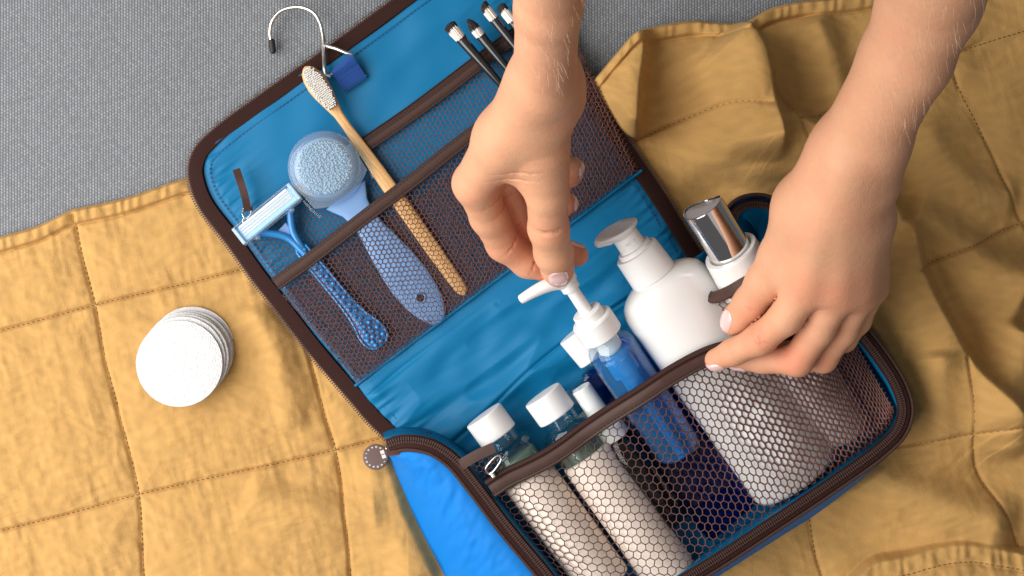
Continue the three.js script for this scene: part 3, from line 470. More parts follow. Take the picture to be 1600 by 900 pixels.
{ // razor
  const t = thing('razor', 'blue plastic razor with forked neck and dotted handle, head under a clear guard', 'razor'); const L = stand(t, P(598, 540, 0.0165), P(462, 378, 0.0185));
  const rows = [[0, 2, 2], [0.012, 12, 5], [0.04, 19, 6.5], [0.09, 22.5, 7], [0.15, 22, 7], [0.23, 17.5, 7], [0.32, 14, 7], [0.45, 12.5, 7], [0.7, 12, 7], [0.85, 11.5, 6.5], [0.93, 11, 6], [0.96, 9, 5], [0.97, 5, 3]];
  part('handle', sweep(rows.map(([y, w, d]) => [y * L, w * PX, d * PX * 0.65]), 28, 2.4, 1), mat.bluePlastic, t);
  const rimPt = (k) => rows.slice(1, 11).map(([y, w]) => V(k * (w - 2) * PX, y * L, 0.0017));
  part('handle_rib', [...tube(rimPt(1), 0.0009, 60, 8), ...tube(rimPt(-1), 0.0009, 60, 8)], mat.bluePlastic, t);
  const dots = [], d = new THREE.SphereGeometry(0.00165, 12, 8);
  for (let i = 0; i < 28; i++) { const y = 0.035 + i * 0.0325, w = 9 + 12 * Math.exp(-(((y - 0.1) / 0.09) ** 2)); const nn = w > 17 ? 3 : w > 12 ? 2 : 1; for (let k = 0; k < nn; k++) dots.push(d.clone().translate(((k - (nn - 1) / 2) * 10 + (nn === 1 ? (i % 2 ? 3.4 : -3.4) : (i % 2 ? 2.5 : -2.5))) * PX, y * L, 0.0024)); }
  part('grip_dots', dots, mat.bluePlastic, t, { kind: 'stuff' });
  const local = (px, py, h) => t.worldToLocal(P(px, py, h)); t.updateMatrixWorld(true);
  for (const q of [[[472, 388, 0.020], [458, 362, 0.022], [454, 340, 0.0235], [453, 322, 0.025]], [[476, 396, 0.020], [450, 372, 0.022], [425, 365, 0.0235], [404, 364, 0.025]]]) part('fork', tube(q.map((c) => local(...c)), 0.0024, 40, 12), mat.bluePlastic, t);
  part('fork_web', (() => { const s = new THREE.Shape(); const a = local(447, 350, 0.02), b = local(432, 366, 0.02), c = local(464, 374, 0.02); s.moveTo(a.x, a.y); s.lineTo(b.x, b.y); s.lineTo(c.x, c.y); s.closePath(); return new THREE.ExtrudeGeometry(s, { depth: 0.0016, bevelEnabled: true, bevelSize: 0.0008, bevelThickness: 0.0006 }).translate(0, 0, 0.001); })(), mat.blueHandle, t);
  // head: along its own axis from the lower left to the upper right
  const h = part('head', new RoundedBoxGeometry(0.0112, 0.0430, 0.0034, 3, 0.0012), M({ color: rgb(0.30, 0.55, 0.78), roughness: 0.3 }), t);
  const A = P(381, 366, 0.0265), B = P(456, 305, 0.0265), w = new THREE.Group(); stand(w, A.clone().lerp(B, 0.5), B, V(-0.12, 1, -0.1)); w.updateMatrixWorld(); h.matrixAutoUpdate = true; const m4 = t.matrixWorld.clone().invert().multiply(w.matrixWorld); m4.decompose(h.position, h.quaternion, h.scale);
  for (const x of [-0.0026, -0.0006, 0.0014]) part('blade', new THREE.BoxGeometry(0.0013, 0.039, 0.0006).rotateY(0.3).translate(x, 0, 0.0019), mat.brushed, h);
  part('lubricating_strip', new RoundedBoxGeometry(0.0018, 0.039, 0.0008, 2, 0.0003).translate(-0.0046, 0, 0.0019), M({ color: rgb(0.72, 0.78, 0.88), roughness: 0.4 }), h);
  for (const x of [-0.0064, 0.0064]) part('clear_guard', new RoundedBoxGeometry(0.0016, 0.0440, 0.0046, 3, 0.0006).translate(x, 0, 0.0010), mat.frosted, h);
  for (const y of [-0.0225, 0.0225]) part('guard_end', new RoundedBoxGeometry(0.0132, 0.0026, 0.0058, 2, 0.0008).translate(0, y, 0.0016), M({ color: rgb(0.62, 0.80, 0.92), roughness: 0.2, transmission: 0.5, thickness: 0 }), h);
  for (const y of [-0.014, 0.014]) part('hinge', new THREE.SphereGeometry(0.0019, 12, 8).translate(0.0078, y, 0.001), mat.frosted, h);
}
// four makeup brushes
[['flat black-tipped makeup brush nearest the hanging hook', 712, 55, 800, 152, 9.5, 0.8], ['rounded makeup brush with white ferrule end, second from the hanging hook', 742, 48, 822, 143, 8.6, 0.35], ['slanted makeup brush with long black handle, third from the hanging hook', 765, 24, 846, 124, 8.6, 0.6], ['dark short-haired makeup brush tucked against the forearm', 792, 25, 872, 125, 8.4, 0.7]].forEach(([label, x0, y0, x1, y1, w, flat], i) => {
  const t = thing('makeup_brush', label, 'makeup brush', 'makeup brushes in the upper pocket'); const h0 = 0.021 - i * 0.0003, L = stand(t, P(x1, y1, h0), P(x0 - 12, y0 - 18, h0 + 0.009)); const hair = 0.0125 + (i % 2) * 0.0012, top = L - hair;
  part('handle', sweep([[0, 0.0014, 0.0014], [0.006, 0.0022, 0.0022], [top * 0.55, w * PX * 0.78, w * PX * 0.78], [top * 0.9, w * PX * 0.9, w * PX * 0.85], [top, w * PX * 0.92, w * PX * 0.8]], 24), mat.blackGloss, t);
  part('ferrule', sweep([[top - 0.0008, w * PX * 0.95, w * PX * 0.83], [top + 0.0006, w * PX * 0.95, w * PX * 0.83]], 24), mat.black, t);
  const pale = { pos: [], nor: [], idx: [] }, dark = { pos: [], nor: [], idx: [] };
  for (let k = 0; k < 520; k++) { const q = Math.sqrt(rnd()), a = rnd() * TAU, x = Math.cos(a) * q, z = Math.sin(a) * q, e = flat > 0.5 ? 1 - 0.12 * x * x + (i === 2 ? 0.13 * x : 0) : 1 - 0.42 * q * q, l = hair * (e - 0.06 * rnd()), W = w * PX * 0.86, spread = i === 0 ? 1.28 : 1.08, ft = 1 - flat * 0.55;
    const at = (s) => V(x * W * lerp(1, spread, s), top + l * s, z * W * lerp(1, ft, s)); const cut = 0.60 + 0.14 * rnd(); rod(at(0), at(cut), 0.00026, 3, pale); rod(at(cut), at(1), 0.00022, 3, dark); }
  const b = part('bristles', soup(pale), M({ color: rgb(0.86, 0.78, 0.72), roughness: 0.7 }), t, { kind: 'stuff' }); part('bristle_tips', soup(dark), M({ color: rgb(0.02, 0.018, 0.018), roughness: 0.7 }), t, { kind: 'stuff' });
});

// ---------- cotton pads, a leaning stack ----------
{
  const names = ['topmost round white cotton pad, lying face up on the leaning stack', 'white cotton pad second from the top of the leaning stack', 'white cotton pad third from the top of the leaning stack', 'white cotton pad in the middle of the leaning stack, fourth from the top', 'white cotton pad third from the bottom of the leaning stack', 'white cotton pad second from the bottom of the leaning stack', 'lowest white cotton pad, lying on the mustard blanket'];
  const at = [[281, 568], [286, 561], [291, 558], [291, 554], [297, 552], [299, 548], [301, 545]], n = 7;
  for (let i = n - 1; i >= 0; i--) {
    const h = 0.0052 + (n - 1 - i) * 0.0025, o = thing('cotton_pad', names[i], 'cotton pad', 'cotton pads stacked on the blanket'); o.position.copy(P(...at[i], h)); o.rotation.set((rnd() - 0.5) * 0.05, rnd() * 6, (rnd() - 0.5) * 0.05 + 0.03);
    const R = 0.0277 + 0.0003 * rnd(), rows = [[0, R * 0.97, R * 0.97], [0.0005, R * 0.995, R * 0.995], [0.0014, R, R], [0.0022, R * 0.99, R * 0.99]];
    const top = grid(96, 20, (s, t) => { const a = -s * TAU, q = t * R * 0.99, e = t ** 8; return [V(Math.cos(a) * q, 0.0027 - 0.0006 * e + 0.00022 * fbm(Math.cos(a) * q * 260, Math.sin(a) * q * 260 + i, 3) * (1 - e) - 0.0004 * Math.exp(-(((t - 0.93) / 0.02) ** 2)), Math.sin(a) * q)]; });
    const side = grid(96, 6, (s, t) => { const a = -s * TAU, q = R * (0.99 + 0.005 * Math.sin((1 - t) * Math.PI)) + 0.00018 * n2(s * 60, t * 3 + i); return [V(Math.cos(a) * q, 0.0021 * (1 - t), Math.sin(a) * q), s * R * 6, t * 0.003]; });
    part('pad', [top, side, new THREE.CircleGeometry(R * 0.99, 64).rotateX(Math.PI / 2)], mat.cotton, o);
  }
}

// ---------- bottles in the tray ----------
const kB = S * 0.962;
function flipBottle(key, label, capTop) {              // flip-free screw cap, clear shoulder, lower part full of white lotion
  const t = thing('lotion_bottle', label, 'bottle', 'clear travel bottles with white screw caps'), [b, a] = lay[key], L = stand(t, P(...b), P(...a)), R = 0.0171, rc = 0.0131;
  part('cap', sweep(rounded(L - 0.0168, L, rc, rc, 0.0011), 48, 2, 0.5), mat.white, t);
  part('neck', sweep([[L - 0.0235, 0.0116, 0.0116], [L - 0.0166, 0.0116, 0.0116]], 36), mat.clear, t);
  part('shoulder', sweep([[L - 0.046, R, R], [L - 0.030, R, R], [L - 0.0262, R * 0.97, R * 0.97], [L - 0.0238, R * 0.88, R * 0.88], [L - 0.0222, 0.0122, 0.0122]], 48, 2, 0.9), mat.clearTint, t);
  part('body', sweep([[0.0, R * 0.9, R * 0.9], [0.0008, R * 0.97, R * 0.97], [0.0025, R, R], [L - 0.0500, R, R], [L - 0.0480, R * 0.98, R * 0.98], [L - 0.0470, R * 0.9, R * 0.9]], 48, 2, 0.9), mat.lotion, t);
  part('shade_fill', sweep([[L - 0.047, R * 0.86, R * 0.86], [L - 0.0335, R * 0.86, R * 0.86], [L - 0.0325, R * 0.80, R * 0.80]], 36, 2, 0.9), M({ color: rgb(0.13, 0.17, 0.145), roughness: 0.3 }), t);  // opaque grey-green fill painting the dimness seen through the clear shoulder
}
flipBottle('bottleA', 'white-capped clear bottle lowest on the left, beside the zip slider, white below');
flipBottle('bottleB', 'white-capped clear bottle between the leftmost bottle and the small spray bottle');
{ // spray bottle with clear overcap
  const t = thing('spray_bottle', 'small spray bottle with white nozzle under a clear overcap', 'bottle'), [b, a] = lay.spray, L = stand(t, P(...b), P(...a)), R = 0.0125;
  part('overcap', sweep([[L - 0.034, 0.0098, 0.0098], [L - 0.0012, 0.0092, 0.0092], [L - 0.0003, 0.0088, 0.0088], [L, 0.0080, 0.0080]], 40, 2, 0.8), mat.clear, t);
  const nz = part('nozzle', sweep([[L - 0.034, 0.0085, 0.0085], [L - 0.024, 0.0085, 0.0085], [L - 0.0235, 0.0068, 0.0068], [L - 0.0045, 0.0066, 0.0066], [L - 0.0038, 0.0060, 0.0060]], 36, 2, 0.5), mat.white, t);
  part('collar', sweep(rounded(L - 0.043, L - 0.034, 0.0104, 0.0104, 0.0006), 40, 2, 0.5), mat.white, t);
  part('body', sweep([[0, R * 0.9, R * 0.9], [0.002, R, R], [L - 0.052, R, R], [L - 0.046, R * 0.85, R * 0.85], [L - 0.043, 0.009, 0.009]], 40, 2, 0.9), M({ color: rgb(0.30, 0.36, 0.38), roughness: 0.05, transmission: 1, thickness: 0, ior: 1.45 }), t);  // clear glass, with the shaded interior put into its dark tint
}
{ // square bottle of dark blue liquid
  const t = thing('blue_bottle', 'square bottle of dark blue liquid with white cap, lying behind the pump of blue gel', 'bottle'), [b, a] = lay.blueSquare, L = stand(t, P(...b), P(...a));
  part('cap', sweep(rounded(L - 0.021, L, 0.0108, 0.0108, 0.0009), 40, 2, 0.5), mat.white, t);
  part('neck', sweep([[L - 0.025, 0.0090, 0.0090], [L - 0.0208, 0.0090, 0.0090]], 30), mat.clear, t);
  part('body', sweep([[0, 0.0215, 0.0068, 0.004], [0.0015, 0.0228, 0.0078, 0.004], [L - 0.033, 0.0228, 0.0078, 0.004], [L - 0.028, 0.021, 0.0078, 0.004], [L - 0.0248, 0.0125, 0.0085, 0]], 48, 5, 0.8), M({ color: rgb(1, 1, 1), roughness: 0.0, transmission: 1, thickness: 0.015, ior: 1.34, attenuationColor: rgb(0.02, 0.13, 0.42), attenuationDistance: 0.016 }), t);
}
{ // clear pump bottle of blue gel
  const t = thing('gel_pump_bottle', 'clear round pump bottle of bright blue gel being pressed by the thumb', 'pump bottle'), [b, a] = lay.gel, L = stand(t, P(...b), P(...a), V(0, 1, 0)), R = 0.0157, y = (px) => L - px * L / 321;   // px measured down the axis from the pump head
  const glass = M({ color: rgb(0.90, 0.97, 1.0), roughness: 0.02, transmission: 1, thickness: 0, ior: 1.45 });
  const gel = M({ color: rgb(0.10, 0.47, 0.95), roughness: 0.02, transmission: 0.80, thickness: 0.03, ior: 1.34, attenuationColor: rgb(0.06, 0.55, 0.97), attenuationDistance: 0.034 });
  const bodyRows = (r, cut) => [[0, r * 0.86, r * 0.86], [0.0012, r * 0.96, r * 0.96], [0.004, r, r], [cut ?? y(142), r, r], ...(cut ? [] : [[y(130), r * 0.98, r * 0.98], [y(120), r * 0.90, r * 0.90], [y(113), r * 0.76, r * 0.76], [y(109), r * 0.66, r * 0.66], [y(100), r * 0.64, r * 0.64]])];
  part('bottle_wall', sweep(bodyRows(R), 56, 2, 0.9), glass, t);
  part('gel', sweep([[0.0016, R * 0.84, R * 0.84], [0.004, R * 0.93, R * 0.93], [y(138), R * 0.94, R * 0.94], [y(132), R * 0.90, R * 0.90], [y(131), R * 0.86, R * 0.86]], 56, 2, 0.9), gel, t);
  part('pump_chamber', sweep([[y(196), 0.0042, 0.0042], [y(172), 0.0042, 0.0042], [y(170), 0.0062, 0.0062], [y(128), 0.0062, 0.0062], [y(127), 0.0078, 0.0078], [y(104), 0.0080, 0.0080]], 32, 2, 0.5), M({ color: rgb(0.82, 0.85, 0.87), roughness: 0.35, transmission: 0.3, thickness: 0 }), t);
  part('dip_tube', new THREE.CylinderGeometry(0.0022, 0.0022, y(196) - 0.004, 16).translate(0, y(196) / 2, 0), M({ color: rgb(0.82, 0.85, 0.87), roughness: 0.2, transmission: 0.4, thickness: 0 }), t);
  part('screw_cap', sweep([[y(104), 0.0128, 0.0128], [y(103), 0.0132, 0.0132], [y(76), 0.0132, 0.0132], [y(74), 0.0126, 0.0126], [y(73.5), 0.0096, 0.0096], [y(62), 0.0094, 0.0094], [y(61), 0.0088, 0.0088]], 48, 2, 0.5), mat.white, t);
  part('stem', sweep([[y(62), 0.0042, 0.0042], [y(22), 0.0040, 0.0040], [y(21), 0.0058, 0.0058], [y(2), 0.0060, 0.0060], [y(-3), 0.0050, 0.0050]], 30, 2, 0.5), mat.white, t);
  t.updateMatrixWorld(true);
  const sp = [[880, 440, 0.0865], [866, 442, 0.0880], [850, 448, 0.0885], [834, 456, 0.0880], [822, 463, 0.0870], [814, 468, 0.0855]].map((q) => t.worldToLocal(P(...q)));
  part('spout', (() => { const c = new THREE.CatmullRomCurve3(sp), g = new THREE.TubeGeometry(c, 40, 1, 16), p = g.attributes.position, n = g.attributes.normal; for (let i = 0; i < p.count; i++) { const f = Math.floor(i / 17) / 40, q = c.getPointAt(f), r = lerp(0.0050, 0.0029, f); p.setXYZ(i, q.x + n.getX(i) * r, q.y + n.getY(i) * r, q.z + n.getZ(i) * r); } const end = new THREE.CircleGeometry(0.0029, 16); const d = c.getTangentAt(1); end.applyQuaternion(new THREE.Quaternion().setFromUnitVectors(V(0, 0, 1), d)).translate(...sp.at(-1).toArray()); return [g, end]; })(), mat.white, t);
  part('pump_head', sweep(rounded(y(12), y(-10), 0.0072, 0.0060, 0.002), 32, 2, 0.9), mat.white, t);
  // moulded emblem on the shoulder: a shield inside a ring of beads
  const em = new THREE.Group(); em.name = 'emblem'; t.add(em); em.position.set(-0.0012, y(129), 0.0164); em.rotation.set(-0.05, 0, 0);
  const line = glass, pale = glass;
  part('emblem_ring', new THREE.TorusGeometry(0.0036, 0.00022, 6, 40), line, em);
  const shd = new THREE.Shape(); shd.moveTo(-0.0021, 0.0016); shd.quadraticCurveTo(0, 0.0028, 0.0021, 0.0016); shd.quadraticCurveTo(0.0021, -0.0010, 0, -0.0026); shd.quadraticCurveTo(-0.0021, -0.0010, -0.0021, 0.0016);
  part('emblem_shield', new THREE.ExtrudeGeometry(shd, { depth: 0.0002, bevelEnabled: true, bevelSize: 0.0002, bevelThickness: 0.0002 }), pale, em);
  part('emblem_beads', Array.from({ length: 16 }, (_, i) => new THREE.TorusGeometry(0.00052, 0.00018, 5, 12).translate(0.0050 * Math.cos(i / 16 * TAU), 0.0050 * Math.sin(i / 16 * TAU), 0)), line, em);
}
{ // large white pump bottle
  const t = thing('white_pump_bottle', 'large oval white pump bottle with flat press top, lying in the middle of the tray', 'pump bottle'), [b, a] = lay.pump, L = stand(t, P(...b), P(...a)), y = (px) => L - px * L / 480;
  const W = 0.0305, D = 0.0205, rows = [[0, W * 0.86, D * 0.8], [0.0015, W * 0.95, D * 0.93], [0.005, W, D], [y(190), W, D], [y(160), W * 1.0, D], [y(140), W * 1.0, D * 0.99], [y(122), W * 0.985, D * 0.97], [y(108), W * 0.92, D * 0.92], [y(99), W * 0.80, D * 0.84], [y(93), W * 0.64, D * 0.76], [y(89), 0.0150, 0.0140], [y(86), 0.0145, 0.0136]];
  part('body', sweep([...rows.slice(0, 3), ...smoothRows(rows.slice(2, 11), 70).slice(1), ...rows.slice(11)], 96, 2, 0.8), mat.whiteGloss, t);
  part('collar', sweep([[y(88), 0.0146, 0.0146], [y(87), 0.0150, 0.0150], [y(44), 0.0142, 0.0142], [y(42), 0.0136, 0.0136], [y(41.5), 0.0112, 0.0112], [y(36), 0.0110, 0.0110], [y(35), 0.0105, 0.0105]], 56, 2, 0.5), mat.white, t);
  part('stem', sweep([[y(36), 0.0086, 0.0086], [y(9), 0.0080, 0.0080]], 40, 2, 0.5), mat.white, t);
  part('stem_slot', new RoundedBoxGeometry(0.0062, 0.0012, 0.0012, 2, 0.0004).translate(-0.001, y(22), 0.0083), mat.white, t);
  const hd = part('press_top', sweep([[-0.0040, 0.0078, 0.0078], [-0.0022, 0.0092, 0.0092, -0.0006], [-0.0008, 0.0115, 0.0105, -0.0016], [0.0006, 0.0138, 0.0115, -0.0020], [0.0018, 0.0142, 0.0117, -0.0021], [0.0023, 0.0134, 0.0110, -0.0021], [0.0019, 0.008, 0.007, -0.0018], [0.0016, 0.002, 0.002, -0.0015]], 56, 2, 0.7), mat.white, t); hd.position.set(-0.0005, y(4), 0); hd.rotation.set(0.10, 0, -0.13);
  part('nozzle', new THREE.CapsuleGeometry(0.0029, 0.007, 6, 16).rotateZ(Math.PI / 2 - 0.28).translate(-0.0118, -0.0012, 0), mat.white, hd);
}
{ // bottle with a silver top
  const t = thing('silver_top_bottle', 'white bottle with shiny slanted silver top standing in the side pocket', 'bottle'), [b, a] = lay.silver, L = stand(t, P(...b), P(...a)), y = (px) => L - px * L / 420;
  const R = 0.0185, rows = [[0, R * 0.82, R * 0.82], [0.0015, R * 0.9, R * 0.9], [0.006, R * 0.93, R * 0.93], [y(230), R * 1.0, R * 1.0], [y(150), R * 1.02, R * 1.02], [y(120), R * 0.99, R * 0.99], [y(96), R * 0.95, R * 0.95], [y(80), R * 0.92, R * 0.92], [y(78), R * 0.90, R * 0.90], [y(78), R * 0.76, R * 0.76], [y(84), R * 0.72, R * 0.72]];
  part('body', sweep([...rows.slice(0, 3), ...smoothRows(rows.slice(2, 8), 40).slice(1), ...rows.slice(8)], 72, 2, 0.7), mat.whiteGloss, t);
  // chrome sleeve whose upper rim dips in an S towards one side
  const rc = 0.0128, ring = (f) => grid(96, 10, (s, q) => { const an = -s * TAU + 0.7, cut = 0.0040 * Math.max(0, Math.cos(an + 0.9)) ** 2; return f(an, q, cut); });
  part('chrome_sleeve', [ring((an, q, cut) => [V(rc * Math.cos(an), lerp(y(86), L - cut, 1 - q), rc * Math.sin(an))]), ring((an, q, cut) => { const r = lerp(rc, rc * 0.93, q); return [V(r * Math.cos(an), L - cut + 0.0004 * Math.sin(q * Math.PI), r * Math.sin(an))]; })], mat.chrome, t);
  part('press_disc', ring((an, q, cut) => { const r = rc * 0.95 * (1 - q); return [V(r * Math.cos(an), L - 0.0008 - cut * (1 - q) ** 0.6, r * Math.sin(an))]; }), mat.brushed, t);
}
// ---------- the two arms reaching in from the top ----------
const skinN = createNoise3D(rng(99));
// distance to a tapered bone
function bone(p, b) { const ax = b.a.x, ay = b.a.y, az = b.a.z, dx = b.d.x, dy = b.d.y, dz = b.d.z; let t = ((p[0] - ax) * dx + (p[1] - ay) * dy + (p[2] - az) * dz) / b.l2; t = t < 0 ? 0 : t > 1 ? 1 : t; const ex = p[0] - ax - t * dx, ey = p[1] - ay - t * dy, ez = p[2] - az - t * dz; return Math.sqrt(ex * ex + ey * ey + ez * ez) - (b.ra + (b.rb - b.ra) * t); }
const mk = (a, b, ra, rb, k = 0.006) => { const A = P(...a), B = P(...b), d = B.clone().sub(A); return { a: A, b: B, d, l2: Math.max(1e-12, d.lengthSq()), ra, rb, k }; };
const smin = (a, b, k) => { const h = Math.max(k - Math.abs(a - b), 0) / k; return Math.min(a, b) - h * h * k * 0.25; };
// chain: [[px, py, h, r], ...] -> bones
const chain = (pts, k = 0.004) => pts.slice(1).map((q, i) => mk(pts[i].slice(0, 3), q.slice(0, 3), pts[i][3], q[3], k));
function makeBody({ palm, digits, creases, cell, lumps = [] }) {
  const field = (p) => {
    let d = 1; for (const b of palm) d = d === 1 ? bone(p, b) : smin(d, bone(p, b), b.k);
    let out = d;
    for (const f of digits) { let g = 1; for (const b of f.bones) g = g === 1 ? bone(p, b) : smin(g, bone(p, b), b.k); out = smin(out, Math.max(-1, smin(d, g, f.k)), 0.0008); }
    if (out < 0.004 && out > -0.004) {
      for (const c of creases) { const ex = p[0] - c.p.x, ey = p[1] - c.p.y, ez = p[2] - c.p.z, r2 = ex * ex + ey * ey + ez * ez; if (r2 > c.r2 * 2.4) continue; const s = ex * c.d.x + ey * c.d.y + ez * c.d.z + 0.0006 * skinN(p[0] * 300, p[1] * 300, p[2] * 300); out += c.depth * Math.exp(-((s / c.w) ** 2)) * Math.exp(-r2 / c.r2); }
      out += 0.00004 * skinN(p[0] * 240, p[1] * 240, p[2] * 240);
    }
    return out;
  };
  // bounds
  const lo = [1e9, 1e9, 1e9], hi = [-1e9, -1e9, -1e9];
  for (const b of [...palm, ...digits.flatMap((f) => f.bones)]) for (const q of [b.a, b.b]) { const r = Math.max(b.ra, b.rb) + 0.006; [q.x, q.y, q.z].forEach((v, i) => { lo[i] = Math.min(lo[i], v - r); hi[i] = Math.max(hi[i], v + r); }); }
  const n = lo.map((v, i) => Math.ceil((hi[i] - v) / cell / 6) * 6 + 1), at = (i, j, k) => (k * n[1] + j) * n[0] + i, F = new Float32Array(n[0] * n[1] * n[2]).fill(1), B = 6;
  for (let k = 0; k < n[2] - 1; k += B) for (let j = 0; j < n[1] - 1; j += B) for (let i = 0; i < n[0] - 1; i += B) {
    const c = field([lo[0] + (i + B / 2) * cell, lo[1] + (j + B / 2) * cell, lo[2] + (k + B / 2) * cell]), far = Math.abs(c) > B * cell * 0.9 + 0.003;
    for (let z = k; z <= Math.min(k + B, n[2] - 1); z++) for (let y = j; y <= Math.min(j + B, n[1] - 1); y++) for (let x = i; x <= Math.min(i + B, n[0] - 1); x++) { const m = at(x, y, z); if (far) { if (F[m] === 1) F[m] = c > 0 ? 0.9 : -0.9; } else if (Math.abs(F[m]) >= 0.9) F[m] = field([lo[0] + x * cell, lo[1] + y * cell, lo[2] + z * cell]); }
  }
  // surface nets
  const id = new Int32Array(F.length).fill(-1), pos = [], idx = [];
  for (let k = 0; k < n[2] - 1; k++) for (let j = 0; j < n[1] - 1; j++) for (let i = 0; i < n[0] - 1; i++) {
    let m = 0, sx = 0, sy = 0, sz = 0, c = 0; const v = [];
    for (let q = 0; q < 8; q++) { const f = F[at(i + (q & 1), j + (q >> 1 & 1), k + (q >> 2))]; v.push(f); if (f < 0) m |= 1 << q; }
    if (m === 0 || m === 255) continue;
    for (let a = 0; a < 8; a++) for (const s of [1, 2, 4]) { if (a & s) continue; const b = a | s; if ((v[a] < 0) === (v[b] < 0)) continue; const t = v[a] / (v[a] - v[b]); sx += (a & 1) + (s === 1 ? t : 0); sy += (a >> 1 & 1) + (s === 2 ? t : 0); sz += (a >> 2) + (s === 4 ? t : 0); c++; }
    id[at(i, j, k)] = pos.length / 3; pos.push(lo[0] + (i + sx / c) * cell, lo[1] + (j + sy / c) * cell, lo[2] + (k + sz / c) * cell);
  }
  const quad = (a, b, c, d, flip) => { if (a < 0 || b < 0 || c < 0 || d < 0) return; flip ? idx.push(a, c, b, a, d, c) : idx.push(a, b, c, a, c, d); };
  for (let k = 1; k < n[2] - 1; k++) for (let j = 1; j < n[1] - 1; j++) for (let i = 1; i < n[0] - 1; i++) {
    const f = F[at(i, j, k)] < 0;
    if (f !== F[at(i + 1, j, k)] < 0) quad(id[at(i, j - 1, k - 1)], id[at(i, j, k - 1)], id[at(i, j, k)], id[at(i, j - 1, k)], !f);
    if (f !== F[at(i, j + 1, k)] < 0) quad(id[at(i - 1, j, k - 1)], id[at(i - 1, j, k)], id[at(i, j, k)], id[at(i, j, k - 1)], !f);
    if (f !== F[at(i, j, k + 1)] < 0) quad(id[at(i - 1, j - 1, k)], id[at(i, j - 1, k)], id[at(i, j, k)], id[at(i - 1, j, k)], !f);
  }
  const N = new Float32Array(pos.length), C = new Float32Array(pos.length), UV = new Float32Array(pos.length / 3 * 2), e = 0.0006;
  for (let q = 0; q < pos.length; q += 3) {
    let p = [pos[q], pos[q + 1], pos[q + 2]];
    const gr = () => { const g = [0, 1, 2].map((a) => { const u = p.slice(), w = p.slice(); u[a] += e; w[a] -= e; return field(u) - field(w); }), l = Math.hypot(...g) || 1; return g.map((v) => v / l); };
    let g = gr(); const d = clamp(field(p), -cell, cell); p = p.map((v, a) => v - g[a] * d); g = gr();
    pos[q] = p[0]; pos[q + 1] = p[1]; pos[q + 2] = p[2]; N.set(g, q);
    // skin tone: base, faint mottling, redder joints and finger ends
    let red = 0; for (const c of lumps) { const r2 = (p[0] - c.p.x) ** 2 + (p[1] - c.p.y) ** 2 + (p[2] - c.p.z) ** 2; red += c.s * Math.exp(-r2 / c.r2); }
    red = clamp(red + 0.16 * skinN(p[0] * 38, p[1] * 38, p[2] * 38) + 0.10 * skinN(p[0] * 110, p[1] * 110, p[2] * 110), -0.3, 1); const m = 1 + 0.03 * skinN(p[0] * 400, p[1] * 400, p[2] * 400);
    C.set([(0.645 + 0.01 * red) * m, (0.330 - 0.085 * red) * m, (0.194 - 0.050 * red) * m], q);
    UV.set([p[0] * 0.94 + p[1] * 0.34, p[2] * 0.86 + p[1] * 0.5], q / 3 * 2);
  }
  const G = new THREE.BufferGeometry(); G.setAttribute('position', new THREE.Float32BufferAttribute(pos, 3)); G.setAttribute('normal', new THREE.BufferAttribute(N, 3)); G.setAttribute('color', new THREE.BufferAttribute(C, 3)); G.setAttribute('uv', new THREE.BufferAttribute(UV, 2)); G.setIndex(idx);
  return { G, field };
}
const skinBump = sized(tex(512, 512, (x, y) => 0.5 + 0.24 * tile(x, y, 512, 512, 62, 1) + 0.26 * tile(x, y, 512, 512, 120, 2)), 0.045);
const skin = M({ color: rgb(1, 1, 1), vertexColors: true, roughness: 0.52, specularIntensity: 0.55, bumpMap: skinBump, bumpScale: 0.00011, sheen: 0.08, sheenColor: rgb(0.6, 0.35, 0.25), sheenRoughness: 0.5 });
const nailMat = M({ color: rgb(0.76, 0.50, 0.47), roughness: 0.2, clearcoat: 0.8, clearcoatRoughness: 0.08 });
// a nail lying on the surface near c, pointing along dir (px direction given by two points), facing up
function nail(parent, c, tip, out, w, l, field) {
  const C = P(...c), T = P(...tip).sub(C).normalize(), U = V(...out); const Z = U.clone().addScaledVector(T, -U.dot(T)).normalize(), X = T.clone().cross(Z);
  const geo = grid(16, 18, (s, t) => { const x = (s - 0.5) * 2, y = (t - 0.5) * 2, wy = y < 0 ? Math.sqrt(Math.max(0, 1 - (Math.abs(y) ** 3.2))) * 0.96 + 0.02 : (1 - 0.04 * y * y) * Math.pow(Math.max(0, 1 - Math.max(0, y) ** 5.5), 0.45) + 0.01, q = C.clone().addScaledVector(X, x * wy * w).addScaledVector(T, y * l);
    let p = q.clone().addScaledVector(Z, 0.012); for (let i = 0; i < 26; i++) { const d = field([p.x, p.y, p.z]); if (d < 0.0002) break; p.addScaledVector(Z, -Math.min(d * 0.9, 0.004)); if (p.clone().sub(q).dot(Z) < -0.010) break; }
    const e = Math.min(1 - Math.abs(x), (1 - Math.abs(y)) * 1.4); const flat = -w * 0.55 * x * x * wy * wy; const arch = q.clone().addScaledVector(Z, p.clone().sub(q).dot(Z)); 
    return [arch.addScaledVector(Z, 0.0001 + 0.0005 * smoothstep(e, 0, 0.25) + 0.0002 * (y > 0.6 ? (y - 0.6) : 0)), x * w, y * l]; });
  part('fingernail', geo, nailMat, parent);
}
